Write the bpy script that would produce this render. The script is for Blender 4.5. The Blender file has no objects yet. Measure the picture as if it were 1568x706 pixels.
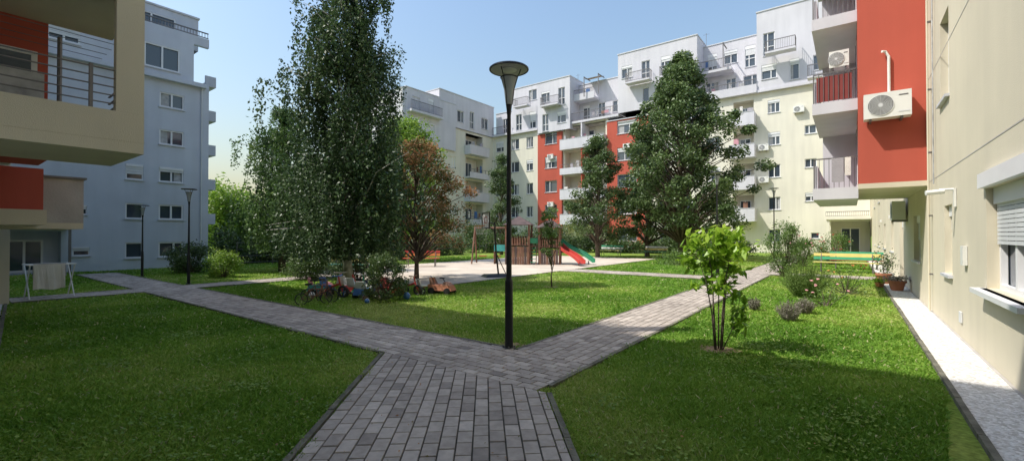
import bpy, math, random
import numpy as np
from mathutils import Vector, Euler
random.seed(7); rng=np.random.default_rng(7)
scene=bpy.context.scene
COL=scene.collection

# ---------------------------------------------------------------- materials
def newmat(name):
    m=bpy.data.materials.new(name); m.use_nodes=True
    nt=m.node_tree; b=nt.nodes['Principled BSDF']
    return m,nt,b
def N(nt,t,**k):
    n=nt.nodes.new(t)
    for a,v in k.items(): setattr(n,a,v)
    return n
def flat(name,col,rough=.6,metal=0,bump=0,bscale=60,var=.12,vscale=3):
    m,nt,b=newmat(name)
    tc=N(nt,'ShaderNodeTexCoord'); nz=N(nt,'ShaderNodeTexNoise'); nz.inputs['Scale'].default_value=vscale
    nz.inputs['Detail'].default_value=4
    nt.links.new(tc.outputs['Object'],nz.inputs['Vector'])
    r=N(nt,'ShaderNodeValToRGB')
    c=np.array(col)
    r.color_ramp.elements[0].position=.3; r.color_ramp.elements[1].position=.7
    r.color_ramp.elements[0].color=(*np.clip(c*(1-var),0,1),1)
    r.color_ramp.elements[1].color=(*np.clip(c*(1+var*.6),0,1),1)
    nt.links.new(nz.outputs['Fac'],r.inputs['Fac']); nt.links.new(r.outputs['Color'],b.inputs['Base Color'])
    b.inputs['Roughness'].default_value=rough; b.inputs['Metallic'].default_value=metal
    if bump:
        n2=N(nt,'ShaderNodeTexNoise'); n2.inputs['Scale'].default_value=bscale; n2.inputs['Detail'].default_value=3
        nt.links.new(tc.outputs['Object'],n2.inputs['Vector'])
        bp=N(nt,'ShaderNodeBump'); bp.inputs['Strength'].default_value=bump; bp.inputs['Distance'].default_value=.02
        nt.links.new(n2.outputs['Fac'],bp.inputs['Height']); nt.links.new(bp.outputs['Normal'],b.inputs['Normal'])
    return m
def stucco(name,col,streak=.5,lo=.88):
    m,nt,b=newmat(name)
    tc=N(nt,'ShaderNodeTexCoord')
    big=N(nt,'ShaderNodeTexNoise'); big.inputs['Scale'].default_value=.45; big.inputs['Detail'].default_value=7
    nt.links.new(tc.outputs['Object'],big.inputs['Vector'])
    mp=N(nt,'ShaderNodeMapping'); mp.inputs['Scale'].default_value=(2.2,2.2,.25)
    nt.links.new(tc.outputs['Object'],mp.inputs['Vector'])
    st=N(nt,'ShaderNodeTexNoise'); st.inputs['Scale'].default_value=1.0; st.inputs['Detail'].default_value=5
    nt.links.new(mp.outputs['Vector'],st.inputs['Vector'])
    mx=N(nt,'ShaderNodeMix'); mx.inputs[0].default_value=streak
    nt.links.new(big.outputs['Fac'],mx.inputs[2]); nt.links.new(st.outputs['Fac'],mx.inputs[3])
    r=N(nt,'ShaderNodeValToRGB'); c=np.array(col)
    r.color_ramp.elements[0].position=.36; r.color_ramp.elements[1].position=.64
    r.color_ramp.elements[0].color=(*(c*np.array([lo,lo,lo+.01])),1); r.color_ramp.elements[1].color=(*np.clip(c*1.03,0,1),1)
    nt.links.new(mx.outputs[0],r.inputs['Fac']); nt.links.new(r.outputs['Color'],b.inputs['Base Color'])
    b.inputs['Roughness'].default_value=.92
    f=N(nt,'ShaderNodeTexNoise'); f.inputs['Scale'].default_value=90; nt.links.new(tc.outputs['Object'],f.inputs['Vector'])
    bp=N(nt,'ShaderNodeBump'); bp.inputs['Strength'].default_value=.4; bp.inputs['Distance'].default_value=.009
    nt.links.new(f.outputs['Fac'],bp.inputs['Height']); nt.links.new(bp.outputs['Normal'],b.inputs['Normal'])
    return m
def attrmat(name,stops,rough=.6,trans=0,spec=.3,attr='rnd',noise=0):
    m,nt,b=newmat(name)
    a=N(nt,'ShaderNodeAttribute',attribute_name=attr)
    r=N(nt,'ShaderNodeValToRGB')
    els=r.color_ramp.elements
    els[0].position=stops[0][0]; els[0].color=(*stops[0][1],1)
    els[1].position=stops[-1][0]; els[1].color=(*stops[-1][1],1)
    for p,c in stops[1:-1]:
        e=els.new(p); e.color=(*c,1)
    nt.links.new(a.outputs['Fac'],r.inputs['Fac'])
    colout=r.outputs['Color']
    if noise:
        tc=N(nt,'ShaderNodeTexCoord'); nz=N(nt,'ShaderNodeTexNoise'); nz.inputs['Scale'].default_value=noise; nz.inputs['Detail'].default_value=6
        nt.links.new(tc.outputs['Object'],nz.inputs['Vector'])
        n3=N(nt,'ShaderNodeTexNoise'); n3.inputs['Scale'].default_value=.8; n3.inputs['Detail'].default_value=3
        nt.links.new(tc.outputs['Object'],n3.inputs['Vector'])
        av=N(nt,'ShaderNodeMath',operation='ADD'); nt.links.new(nz.outputs['Fac'],av.inputs[0]); nt.links.new(n3.outputs['Fac'],av.inputs[1])
        mr=N(nt,'ShaderNodeMapRange'); mr.inputs['From Min'].default_value=.6; mr.inputs['From Max'].default_value=1.4
        mr.inputs['To Min'].default_value=.66; mr.inputs['To Max'].default_value=1.2
        nt.links.new(av.outputs[0],mr.inputs['Value'])
        mx=N(nt,'ShaderNodeVectorMath',operation='SCALE'); nt.links.new(colout,mx.inputs[0]); nt.links.new(mr.outputs['Result'],mx.inputs['Scale'])
        colout=mx.outputs['Vector']
    nt.links.new(colout,b.inputs['Base Color']); b.inputs['Roughness'].default_value=rough
    b.inputs['Specular IOR Level'].default_value=spec
    if trans:
        t=N(nt,'ShaderNodeBsdfTranslucent'); nt.links.new(colout,t.inputs['Color'])
        mx=N(nt,'ShaderNodeMixShader'); mx.inputs[0].default_value=trans
        out=nt.nodes['Material Output']
        nt.links.new(b.outputs[0],mx.inputs[1]); nt.links.new(t.outputs[0],mx.inputs[2]); nt.links.new(mx.outputs[0],out.inputs['Surface'])
    return m

M={}
M['cream']=stucco('stucco_cream',(.72,.69,.58))
M['creamR']=stucco('stucco_cream_warm',(.66,.60,.46),.3,.86)
M['white']=stucco('stucco_white',(.62,.61,.65))
M['grey']=stucco('stucco_grey',(.58,.61,.68),.35,.84)
M['red']=stucco('stucco_red',(.48,.095,.06))
M['redL']=stucco('stucco_brick_red',(.50,.10,.065))
M['conc']=flat('concrete',(.46,.43,.40),.9,bump=.4,bscale=30,var=.2,vscale=1.5)
M['frame']=flat('white_pvc',(.76,.76,.77),.4,var=.04)
M['shut']=flat('shutter_grey',(.64,.65,.66),.5,var=.08)
M['metal']=flat('railing_metal',(.18,.17,.17),.45,.5,var=.2)
M['black']=flat('black_paint',(.02,.02,.023),.35,.2,var=.3,bump=.1)
M['lampgrey']=flat('lamp_disc_underside',(.30,.31,.33),.4,.1,var=.15)
M['dark']=flat('dark_interior',(.03,.03,.035),.8)
M['fan']=flat('fan_grey',(.16,.16,.155),.6)
M['cope']=flat('roof_coping',(.56,.57,.61),.5,.1,var=.1)
M['glass'],_nt,_b=newmat('window_glass'); _b.inputs['Base Color'].default_value=(.05,.065,.085,1); _b.inputs['Roughness'].default_value=.05; _b.inputs['Specular IOR Level'].default_value=1.0
M['curt']=flat('curtain',(.42,.42,.42),.9,var=.3,vscale=6)
def soft(name,c,r=.5,**k): M[name]=flat(name,c,r,**k)
soft('paint_red',(.50,.06,.045)); soft('paint_green',(.05,.32,.17)); soft('paint_yellow',(.70,.56,.18)); soft('paint_white',(.70,.70,.66))
soft('paint_blue',(.05,.15,.38)); soft('paint_teal',(.06,.36,.34)); soft('timber',(.22,.11,.07),.7,var=.4); soft('timber_dark',(.10,.065,.06),.7,var=.4)
soft('dark_red',(.22,.035,.03),.7)
soft('terracotta',(.46,.18,.10),.8); soft('rubber',(.025,.025,.025),.7); soft('pink',(.72,.32,.36)); soft('orange',(.72,.28,.08)); soft('plastic_white',(.74,.74,.70),.4,var=.06)
soft('towel',(.74,.71,.66),.95,bump=.5); soft('towel_grey',(.38,.36,.39),.95,bump=.5); soft('bamboo',(.40,.29,.16),.8); soft('cloth_pink',(.6,.30,.34),.9)
M['frost']=attrmat('frosted_lamp',[(0,(.55,.57,.58)),(1,(.6,.62,.63))],.3,.5,.5)
M['bark']=flat('bark',(.13,.10,.075),.95,bump=.9,bscale=25,var=.5,vscale=8)
M['birchbark']=flat('birch_bark',(.60,.57,.52),.85,bump=.5,bscale=20,var=.85,vscale=5)
M['mortar']=flat('joint_soil',(.11,.10,.075),1,var=.4,vscale=9)
M['paver']=attrmat('paver',[(0,(.29,.25,.22)),(.5,(.43,.375,.325)),(1,(.55,.485,.425))],.9,noise=14)
M['kerb']=flat('kerb_stone',(.17,.16,.12),.95,bump=.6,bscale=25,var=.5,vscale=5)
M['soil']=flat('bare_soil',(.30,.21,.12),1,bump=.8,bscale=30,var=.4,vscale=6)
M['plaza']=flat('plaza_paving',(.58,.50,.41),.95,bump=.5,bscale=15,var=.22,vscale=.9)

def gravel():
    m,nt,b=newmat('white_gravel')
    tc=N(nt,'ShaderNodeTexCoord'); v=N(nt,'ShaderNodeTexVoronoi'); v.inputs['Scale'].default_value=38
    nt.links.new(tc.outputs['Object'],v.inputs['Vector'])
    r=N(nt,'ShaderNodeValToRGB'); r.color_ramp.elements[0].color=(.50,.47,.42,1); r.color_ramp.elements[1].color=(.86,.84,.80,1)
    sp=N(nt,'ShaderNodeSeparateColor'); nt.links.new(v.outputs['Color'],sp.inputs[0]); nt.links.new(sp.outputs[0],r.inputs['Fac'])
    nt.links.new(r.outputs['Color'],b.inputs['Base Color']); b.inputs['Roughness'].default_value=.9
    bp=N(nt,'ShaderNodeBump'); bp.inputs['Strength'].default_value=1; bp.inputs['Distance'].default_value=.012; bp.invert=True
    nt.links.new(v.outputs['Distance'],bp.inputs['Height']); nt.links.new(bp.outputs['Normal'],b.inputs['Normal'])
    return m
M['gravel']=gravel()
def grassmat():
    m,nt,b=newmat('lawn_ground')
    tc=N(nt,'ShaderNodeTexCoord')
    n1=N(nt,'ShaderNodeTexNoise'); n1.inputs['Scale'].default_value=.6; n1.inputs['Detail'].default_value=5
    n2=N(nt,'ShaderNodeTexNoise'); n2.inputs['Scale'].default_value=22; n2.inputs['Detail'].default_value=5
    for n in(n1,n2): nt.links.new(tc.outputs['Object'],n.inputs['Vector'])
    r1=N(nt,'ShaderNodeValToRGB'); e=r1.color_ramp.elements
    e[0].position=.35;e[0].color=(.12,.23,.03,1);e[1].position=.68;e[1].color=(.30,.35,.08,1)
    nt.links.new(n1.outputs['Fac'],r1.inputs['Fac'])
    mr=N(nt,'ShaderNodeMapRange'); mr.inputs['From Min'].default_value=.3; mr.inputs['From Max'].default_value=.7; mr.inputs['To Min'].default_value=.6; mr.inputs['To Max'].default_value=1.25
    nt.links.new(n2.outputs['Fac'],mr.inputs['Value'])
    s=N(nt,'ShaderNodeVectorMath',operation='SCALE'); nt.links.new(r1.outputs['Color'],s.inputs[0]); nt.links.new(mr.outputs['Result'],s.inputs['Scale'])
    nt.links.new(s.outputs['Vector'],b.inputs['Base Color']); b.inputs['Roughness'].default_value=1; b.inputs['Specular IOR Level'].default_value=.1
    bp=N(nt,'ShaderNodeBump'); bp.inputs['Strength'].default_value=.6; bp.inputs['Distance'].default_value=.04
    nt.links.new(n2.outputs['Fac'],bp.inputs['Height']); nt.links.new(bp.outputs['Normal'],b.inputs['Normal'])
    return m
M['lawn']=grassmat()
M['blade']=attrmat('grass_blade',[(0,(.10,.22,.025)),(.4,(.18,.34,.04)),(.75,(.30,.44,.075)),(.93,(.42,.50,.13)),(1,(.58,.54,.30))],.6,.4,.2)
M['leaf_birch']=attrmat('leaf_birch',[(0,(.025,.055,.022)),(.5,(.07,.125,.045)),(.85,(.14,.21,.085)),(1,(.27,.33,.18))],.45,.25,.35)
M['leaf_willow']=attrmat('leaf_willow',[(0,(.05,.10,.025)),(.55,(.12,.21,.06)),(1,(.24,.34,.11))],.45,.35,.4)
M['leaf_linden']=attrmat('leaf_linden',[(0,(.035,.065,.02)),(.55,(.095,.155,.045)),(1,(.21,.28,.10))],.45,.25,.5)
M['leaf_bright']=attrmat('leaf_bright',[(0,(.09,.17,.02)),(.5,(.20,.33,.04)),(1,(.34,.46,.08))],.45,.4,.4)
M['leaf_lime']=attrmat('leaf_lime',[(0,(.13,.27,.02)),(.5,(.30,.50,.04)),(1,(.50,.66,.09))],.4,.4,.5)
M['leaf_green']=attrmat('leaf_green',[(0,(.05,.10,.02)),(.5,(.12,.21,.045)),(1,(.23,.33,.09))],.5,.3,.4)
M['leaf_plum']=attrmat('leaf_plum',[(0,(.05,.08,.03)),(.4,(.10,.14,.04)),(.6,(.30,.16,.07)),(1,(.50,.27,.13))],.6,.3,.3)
M['leaf_lav']=attrmat('leaf_lavender',[(0,(.14,.14,.10)),(.6,(.30,.28,.22)),(1,(.38,.30,.32))],.8,.2,.1)
M['leaf_rosem']=attrmat('leaf_rosemary',[(0,(.07,.12,.03)),(.6,(.18,.27,.07)),(1,(.30,.40,.13))],.7,.2,.2)

# ---------------------------------------------------------------- builders
class MB:
    def __init__(s): s.v=[];s.f=[];s.m=[];s.names=[];s.r=[]
    def mi(s,name):
        if name not in s.names: s.names.append(name)
        return s.names.index(name)
    def quad(s,a,b,c,d,mat,r=.5):
        i=len(s.v); s.v+= [tuple(a),tuple(b),tuple(c),tuple(d)]; s.f.append((i,i+1,i+2,i+3)); s.m.append(s.mi(mat)); s.r.append(r)
    def poly(s,pts,mat,r=.5):
        i=len(s.v); s.v+=[tuple(p) for p in pts]; s.f.append(tuple(range(i,i+len(pts)))); s.m.append(s.mi(mat)); s.r.append(r)
    def hexa(s,p,mat,r=.5):
        i=len(s.v); s.v+=[tuple(q) for q in p]
        for f in((0,3,2,1),(4,5,6,7),(0,1,5,4),(1,2,6,5),(2,3,7,6),(3,0,4,7)):
            s.f.append(tuple(i+k for k in f)); s.m.append(s.mi(mat)); s.r.append(r)
    def box(s,c,sz,mat,rz=0,rx=0,ry=0):
        x,y,z=[k/2 for k in sz]
        R=Euler((rx,ry,rz)).to_matrix(); C=Vector(c)
        s.hexa([C+R@Vector(q) for q in((-x,-y,-z),(x,-y,-z),(x,y,-z),(-x,y,-z),(-x,-y,z),(x,-y,z),(x,y,z),(-x,y,z))],mat)
    def ob(s,P,u,n,u0,u1,v0,v1,n0,n1,mat):
        def p(a,b,c): return P+u*a+n*c+Vector((0,0,b))
        s.hexa([p(u0,v0,n0),p(u1,v0,n0),p(u1,v0,n1),p(u0,v0,n1),p(u0,v1,n0),p(u1,v1,n0),p(u1,v1,n1),p(u0,v1,n1)],mat)
    def tube(s,pts,rad,mat,sides=8,cap=True,closed=False):
        pts=[Vector(p) for p in pts]; n=len(pts)
        if not hasattr(rad,'__len__'): rad=[rad]*n
        base=len(s.v); mi=s.mi(mat); prev=None
        for k in range(n):
            if closed: t=pts[(k+1)%n]-pts[k-1]
            else: t=pts[min(k+1,n-1)]-pts[max(k-1,0)]
            t.normalize()
            if prev is None:
                a=Vector((1,0,0)) if abs(t.x)<.8 else Vector((0,1,0))
                a=(a-t*a.dot(t)).normalized()
            else:
                a=prev-t*prev.dot(t)
                a=a.normalized() if a.length>1e-5 else Vector((1,0,0))
            prev=a; b=t.cross(a)
            for j in range(sides):
                an=2*math.pi*j/sides
                s.v.append(tuple(pts[k]+(a*math.cos(an)+b*math.sin(an))*rad[k]))
        segs=n if closed else n-1
        for k in range(segs):
            k2=(k+1)%n
            for j in range(sides):
                j2=(j+1)%sides
                s.f.append((base+k*sides+j,base+k*sides+j2,base+k2*sides+j2,base+k2*sides+j)); s.m.append(mi); s.r.append(.5)
        if cap and not closed:
            s.f.append(tuple(base+j for j in range(sides))[::-1]); s.f.append(tuple(base+(n-1)*sides+j for j in range(sides))); s.m+=[mi,mi]; s.r+=[.5,.5]
    def ring(s,c,R,r,mat,axis='z',rot=0,sides=6,seg=20):
        pts=[]
        for k in range(seg):
            a=2*math.pi*k/seg; x,y=R*math.cos(a),R*math.sin(a)
            if axis=='z': q=Vector((x,y,0))
            else: q=Vector((x*math.cos(rot),x*math.sin(rot),y))
            pts.append(Vector(c)+q)
        s.tube(pts,r,mat,sides,closed=True)
    def sphere(s,c,R,mat,n=12,sq=(1,1,1)):
        pts=[(c[0],c[1],c[2]-R*sq[2]*math.cos(math.pi*k/(n-1))) for k in range(n)]
        rad=[max(.002,R*math.sin(math.pi*k/(n-1))) for k in range(n)]
        s.tube(pts,rad,mat,14)
    def make(s,name,parent=None,loc=(0,0,0),smooth=False,rz=0):
        me=bpy.data.meshes.new(name); me.from_pydata(s.v,[],s.f)
        for n in s.names: me.materials.append(M[n])
        me.polygons.foreach_set('material_index',s.m)
        at=me.attributes.new('rnd','FLOAT','FACE'); at.data.foreach_set('value',s.r)
        if smooth: me.polygons.foreach_set('use_smooth',[True]*len(s.f))
        me.update()
        o=bpy.data.objects.new(name,me); COL.objects.link(o); o.location=loc; o.rotation_euler[2]=rz
        if parent: o.parent=parent
        return o
def empty(name,loc=(0,0,0),rz=0):
    e=bpy.data.objects.new(name,None); COL.objects.link(e); e.location=loc; e.rotation_euler[2]=rz; e.empty_display_size=.3; return e
def np_mesh(name,v,f,mat,rnd,parent=None,loc=(0,0,0)):
    me=bpy.data.meshes.new(name); k=f.shape[1]
    me.vertices.add(len(v)); me.vertices.foreach_set('co',v.astype(np.float32).ravel())
    me.loops.add(f.size); me.loops.foreach_set('vertex_index',f.astype(np.int32).ravel())
    me.polygons.add(len(f)); me.polygons.foreach_set('loop_start',np.arange(0,f.size,k,dtype=np.int32))
    me.materials.append(M[mat])
    at=me.attributes.new('rnd','FLOAT','FACE'); at.data.foreach_set('value',rnd.astype(np.float32))
    me.update(calc_edges=True); me.validate()
    o=bpy.data.objects.new(name,me); COL.objects.link(o); o.location=loc
    if parent:o.parent=parent
    return o
def leafmesh(name,c,size,mat,rnd,parent=None,loc=(0,0,0),asp=.5,up=.5,hang=0):
    n=len(c); size=np.broadcast_to(size,(n,))*rng.uniform(.7,1.3,n)
    nr=rng.normal(size=(n,3)); nr[:,2]+=up*1.5; nr/=np.linalg.norm(nr,axis=1)[:,None]
    a=rng.normal(size=(n,3)); a[:,2]-=hang*2
    a-=nr*(a*nr).sum(1)[:,None]; a/=np.linalg.norm(a,axis=1)[:,None]+1e-9
    b=np.cross(nr,a)
    s=size[:,None]
    v=np.stack([c-a*s*.5,c+b*s*asp*.5-a*s*.05,c+a*s*.5,c-b*s*asp*.5-a*s*.05],1).reshape(-1,3)
    return np_mesh(name,v,np.arange(4*n).reshape(-1,4),mat,rnd,parent,loc)

# ---------------------------------------------------------------- world / light / camera
EL=math.radians(53)
SUND=Vector((-.72*math.cos(EL),-.69*math.cos(EL),math.sin(EL))).normalized()   # towards the sun
el=math.asin(SUND.z); az=math.atan2(SUND.x,SUND.y)
w=bpy.data.worlds.new("World"); scene.world=w; w.use_nodes=True
sk=w.node_tree.nodes.new('ShaderNodeTexSky'); sk.sky_type='NISHITA'; sk.sun_disc=False
sk.sun_elevation=el; sk.sun_rotation=az%(2*math.pi); sk.air_density=2.1; sk.dust_density=2.6; sk.ozone_density=3.2
bg=w.node_tree.nodes['Background']; bg.inputs['Strength'].default_value=.15
tint=w.node_tree.nodes.new('ShaderNodeVectorMath'); tint.operation='MULTIPLY'; tint.inputs[1].default_value=(1.12,1.16,1.30)
w.node_tree.links.new(sk.outputs[0],tint.inputs[0]); w.node_tree.links.new(tint.outputs[0],bg.inputs[0])
L=bpy.data.lights.new('sun','SUN'); L.energy=5; L.angle=math.radians(.53); L.color=(1,.955,.87)
lo=bpy.data.objects.new('sun',L); COL.objects.link(lo); lo.rotation_euler=(-SUND).to_track_quat('-Z','Y').to_euler(); lo.location=(0,0,40)
cam=bpy.data.cameras.new('camera'); cam.sensor_width=36; cam.lens=15.73; cam.clip_end=2000; cam.clip_start=.05
co=bpy.data.objects.new('camera',cam); COL.objects.link(co); co.location=(0,0,1.6); co.rotation_euler=(math.radians(90.585),0,math.radians(37.1))
scene.camera=co
scene.view_settings.view_transform='Standard'; scene.view_settings.look='None'; scene.view_settings.exposure=0

# ---------------------------------------------------------------- ground & paths
g=MB(); g.quad((-600,-600,0),(600,-600,0),(600,600,0),(-600,600,0),'lawn'); g.make('ground')
def clip(poly,conv):
    out=poly
    for i in range(len(conv)):
        a=conv[i]; b=conv[(i+1)%len(conv)]; inp=out; out=[]
        if not inp: break
        def side(p): return (b[0]-a[0])*(p[1]-a[1])-(b[1]-a[1])*(p[0]-a[0])
        for j in range(len(inp)):
            p=inp[j]; q=inp[(j+1)%len(inp)]; sp,sq=side(p),side(q)
            if sp>=0: out.append(p)
            if (sp>=0)!=(sq>=0):
                t=sp/(sp-sq); out.append((p[0]+(q[0]-p[0])*t,p[1]+(q[1]-p[1])*t))
    return out
def pavers(name,conv,ang,bl=.2,bw=.125,z=.03):
    mb=MB()
    mb.poly([(x,y,z-.018) for x,y in conv],'mortar')
    ca,sa=math.cos(ang),math.sin(ang)
    uv=[(x*ca+y*sa,-x*sa+y*ca) for x,y in conv]
    u0=min(p[0] for p in uv);u1=max(p[0] for p in uv);v0=min(p[1] for p in uv);v1=max(p[1] for p in uv)
    j=0; v=v0; gap=.0055
    while v<v1:
        u=u0-(bl/2 if j%2 else 0)-random.uniform(0,.01)
        while u<u1:
            q=[(u+gap,v+gap),(u+bl-gap,v+gap),(u+bl-gap,v+bw-gap),(u+gap,v+bw-gap)]
            q=[(a*ca-b*sa,a*sa+b*ca) for a,b in q]
            c=clip(q,conv)
            if len(c)>=3:
                dz=random.uniform(-.0025,.0025); r=min(1,max(0,random.gauss(.5,.22)))
                cx=sum(p[0] for p in c)/len(c); cy=sum(p[1] for p in c)/len(c)
                top=[(cx+(p[0]-cx)*.965,cy+(p[1]-cy)*.965,z+dz) for p in c]; mid=[(p[0],p[1],z+dz-.006) for p in c]
                mb.poly(top,'paver',r)
                for k in range(len(c)):
                    k2=(k+1)%len(c)
                    mb.quad(mid[k],mid[k2],top[k2],top[k],'paver',r)
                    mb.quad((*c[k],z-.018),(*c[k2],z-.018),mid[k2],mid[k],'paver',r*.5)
            u+=bl
        v+=bw; j+=1
    return mb.make(name)
rect=lambda x0,x1,y0,y1:[(x0,y0),(x1,y0),(x1,y1),(x0,y1)]
nearpoly=[(-5.0,3.78),(-.77,-1.16),(.81,-.02),(-2.44,3.78)]
P1=rect(-3.65,-2.55,4.95,45.0); P2=rect(-24.6,-2.55,3.78,4.95)
P3a=rect(-16.7,-15.6,1.3,3.78); P3b=rect(-16.7,-15.6,4.95,9.5); P4=rect(-10.2,-3.65,17,18.3); P5=rect(-2.55,.80,20.3,21.6)
pavers('brick_path',nearpoly,math.atan2(-.76,.65))
pavers('brick_path.001',P2,0,z=.031)
pavers('brick_path.002',P1,math.pi/2,z=.0305)
pavers('brick_path.003',P3a,math.pi/2); pavers('brick_path.004',P3b,math.pi/2); pavers('brick_path.005',P4,0); pavers('brick_path.006',P5,0)
PL=rect(-19,-10.2,9.5,29.5)
m=MB(); m.poly([(x,y,.02) for x,y in PL],'plaza'); m.make('plaza_paving')
GS=rect(.84,1.35,-1.1,46)
m=MB(); m.poly([(x,y,.025) for x,y in GS],'gravel'); m.make('gravel_strip')
GB=[(-15.5,-1.1),(.0,-1.1),(-5.9,.3),(-15.5,1.15)]
m=MB(); m.poly([(x,y,.02) for x,y in GB],'gravel'); m.make('gravel_border')
kb=MB()
def kerb(a,b,wd=.05,h=.036,mat='kerb'):
    a=Vector((*a,0));b=Vector((*b,0)); L_=(b-a).length; d=(b-a)/L_; nn=Vector((-d.y,d.x,0)); s=0
    while s<L_-.01:
        e=min(L_,s+1.0); hh=h+random.uniform(-.006,.004)
        o=nn*random.uniform(-.006,.006)
        p0=a+d*(s+.006)+o; p1=a+d*(e-.006)+o*.5
        kb.hexa([p0-nn*wd/2,p1-nn*wd/2,p1+nn*wd/2,p0+nn*wd/2]+[q+Vector((0,0,hh)) for q in(p0-nn*wd/2,p1-nn*wd/2,p1+nn*wd/2,p0+nn*wd/2)],mat); s=e
kerb((-5.03,3.75),(-.8,-1.19));kerb((-2.41,3.8),(.84,0)); kerb((-2.52,3.98),(-2.52,20.3));kerb((-2.52,21.6),(-2.52,45));kerb((-3.68,4.98),(-3.68,17));kerb((-3.68,18.3),(-3.68,45))
kerb((-3.72,4.98),(-15.6,4.98));kerb((-16.7,4.98),(-24.6,4.98));kerb((-5.05,3.75),(-15.6,3.75));kerb((-16.7,3.75),(-24.6,3.75))
kerb((-15.57,3.72),(-15.57,1.3));kerb((-16.73,3.72),(-16.73,1.3));kerb((-15.57,5.02),(-15.57,9.5));kerb((-16.73,5.02),(-16.73,9.5))
kerb((-10.17,9.5),(-10.17,17));kerb((-10.17,18.3),(-10.17,29.5));kerb((-15.5,9.47),(-10.2,9.47));kerb((-10.1,16.97),(-3.7,16.97));kerb((-10.1,18.33),(-3.7,18.33))
kerb((-2.5,20.27),(.8,20.27));kerb((-2.5,21.63),(.8,21.63)); kerb((.81,0),(.81,20.3),.05,.05); kerb((.81,21.6),(.81,46),.05,.05)
kerb((-5.9,.33),(-15.5,1.2))
kb.make('kerb_stones')
# bare earth around the young tree, the sapling and the lamp
def soilpatch(x,y,R,nm='bare_soil'):
    mb=MB(); mb.poly([(x+R*(1+.2*math.sin(3*a)+random.uniform(-.12,.12))*math.cos(a),y+R*(1+.15*math.cos(2*a))*math.sin(a),.006) for a in [k*math.pi/14 for k in range(28)]],'soil'); mb.make(nm)
soilpatch(-1.48,6.73,.26); soilpatch(-7.3,11.67,.25); soilpatch(-3.95,5.2,.2)

def inpoly(x,y,poly,tol=.0):
    ins=np.ones(len(x),bool)
    for i in range(len(poly)):
        a=poly[i]; b=poly[(i+1)%len(poly)]
        c=((b[0]-a[0])*(y-a[1])-(b[1]-a[1])*(x-a[0]))/math.hypot(b[0]-a[0],b[1]-a[1]); ins&=(c>=-tol)
    return ins
n=460000
r=2.3*np.exp(rng.uniform(0,1,n)**.9*math.log(34/2.3)); th=rng.uniform(math.radians(83),math.radians(180),n)
x=r*np.cos(th); y=r*np.sin(th)
keep=(x<.79)&(y>-.2)&(x>-26.6)
jit=rng.normal(0,.026,n)
for Pp in(nearpoly,P1,P2,P3a,P3b,P4,P5,PL,GB): keep&=~inpoly(x+jit,y+jit,Pp)
for (sx,sy,sr) in((-1.48,6.73,.24),(-7.3,11.67,.2),(-3.95,5.2,.15)): keep&=(np.hypot(x-sx,y-sy)>sr*rng.uniform(.4,1.15,n))
x=x[keep];y=y[keep];r=r[keep];n=len(x)
cl=np.sin(x*5.1+2*np.sin(y*3.3))*np.sin(y*4.7+2*np.sin(x*2.9))
h=rng.uniform(.018,.046,n)*(1+.4*cl)*(1+r*.008); wd=(.0035+.0011*r)*rng.uniform(.7,1.4,n)
broad=rng.uniform(0,1,n)<.16
wd=np.where(broad,wd*2.6,wd); h=np.where(broad,h*.7,h)
an=rng.uniform(0,2*math.pi,n); lx=rng.normal(0,.75,n)*h; ly=rng.normal(0,.75,n)*h
bx=np.cos(an)*wd; by=np.sin(an)*wd
v=np.stack([np.stack([x-bx,y-by,np.zeros(n)],1),np.stack([x+bx,y+by,np.zeros(n)],1),np.stack([x+lx,y+ly,h],1)],1).reshape(-1,3)
# irregular patches from a sum of random waves
big=np.zeros(n)
for k in range(14):
    a=rng.uniform(0,6.28); f=np.exp(rng.uniform(math.log(.5),math.log(6))); big+=np.sin((x*math.cos(a)+y*math.sin(a))*f+rng.uniform(0,6.28))/ (1+.25*f)
big=.5+.16*big
rn=np.clip(big*.62+rng.uniform(0,.48,n)+broad*.1-.05,0,.94); rn[rng.uniform(0,1,n)<.03]=1
np_mesh('lawn_grass',v,np.arange(3*n).reshape(-1,3),'blade',rn)
# clover patches: round low leaves in the near lawns
cx=[];cc=[]
for k in range(90):
    rr=2.6*math.exp(random.random()*math.log(4.5)); t=random.uniform(math.radians(84),math.radians(178)); px,py=rr*math.cos(t),rr*math.sin(t)
    nn_=random.randint(60,200); q=rng.normal(size=(nn_,2))*random.uniform(.08,.3)+[px,py]; cx.append(np.column_stack([q,rng.uniform(.025,.05,nn_)])); cc.append(np.full(nn_,.35+.5*random.random()))
cx=np.concatenate(cx); cc=np.concatenate(cc); k_=(cx[:,0]<.78)&(cx[:,1]>.3)
for Pp in(nearpoly,P1,P2,PL,GB): k_&=~inpoly(cx[:,0],cx[:,1],Pp,.04)
leafmesh('clover_patches',cx[k_],.028,'leaf_bright',np.clip(cc[k_]+rng.normal(0,.1,k_.sum()),0,1),up=2.2,asp=.9)
n=500; r=2.6*np.exp(rng.uniform(0,1,n)*math.log(9)); th=rng.uniform(math.radians(83),math.radians(178),n); x=r*np.cos(th);y=r*np.sin(th)
k_=(x<.8)&(y>.2); c=np.stack([x[k_],y[k_],np.full(k_.sum(),.045)],1)
leafmesh('fallen_leaves',c,.03,'leaf_plum',rng.uniform(.4,1,len(c)),up=3)

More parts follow.
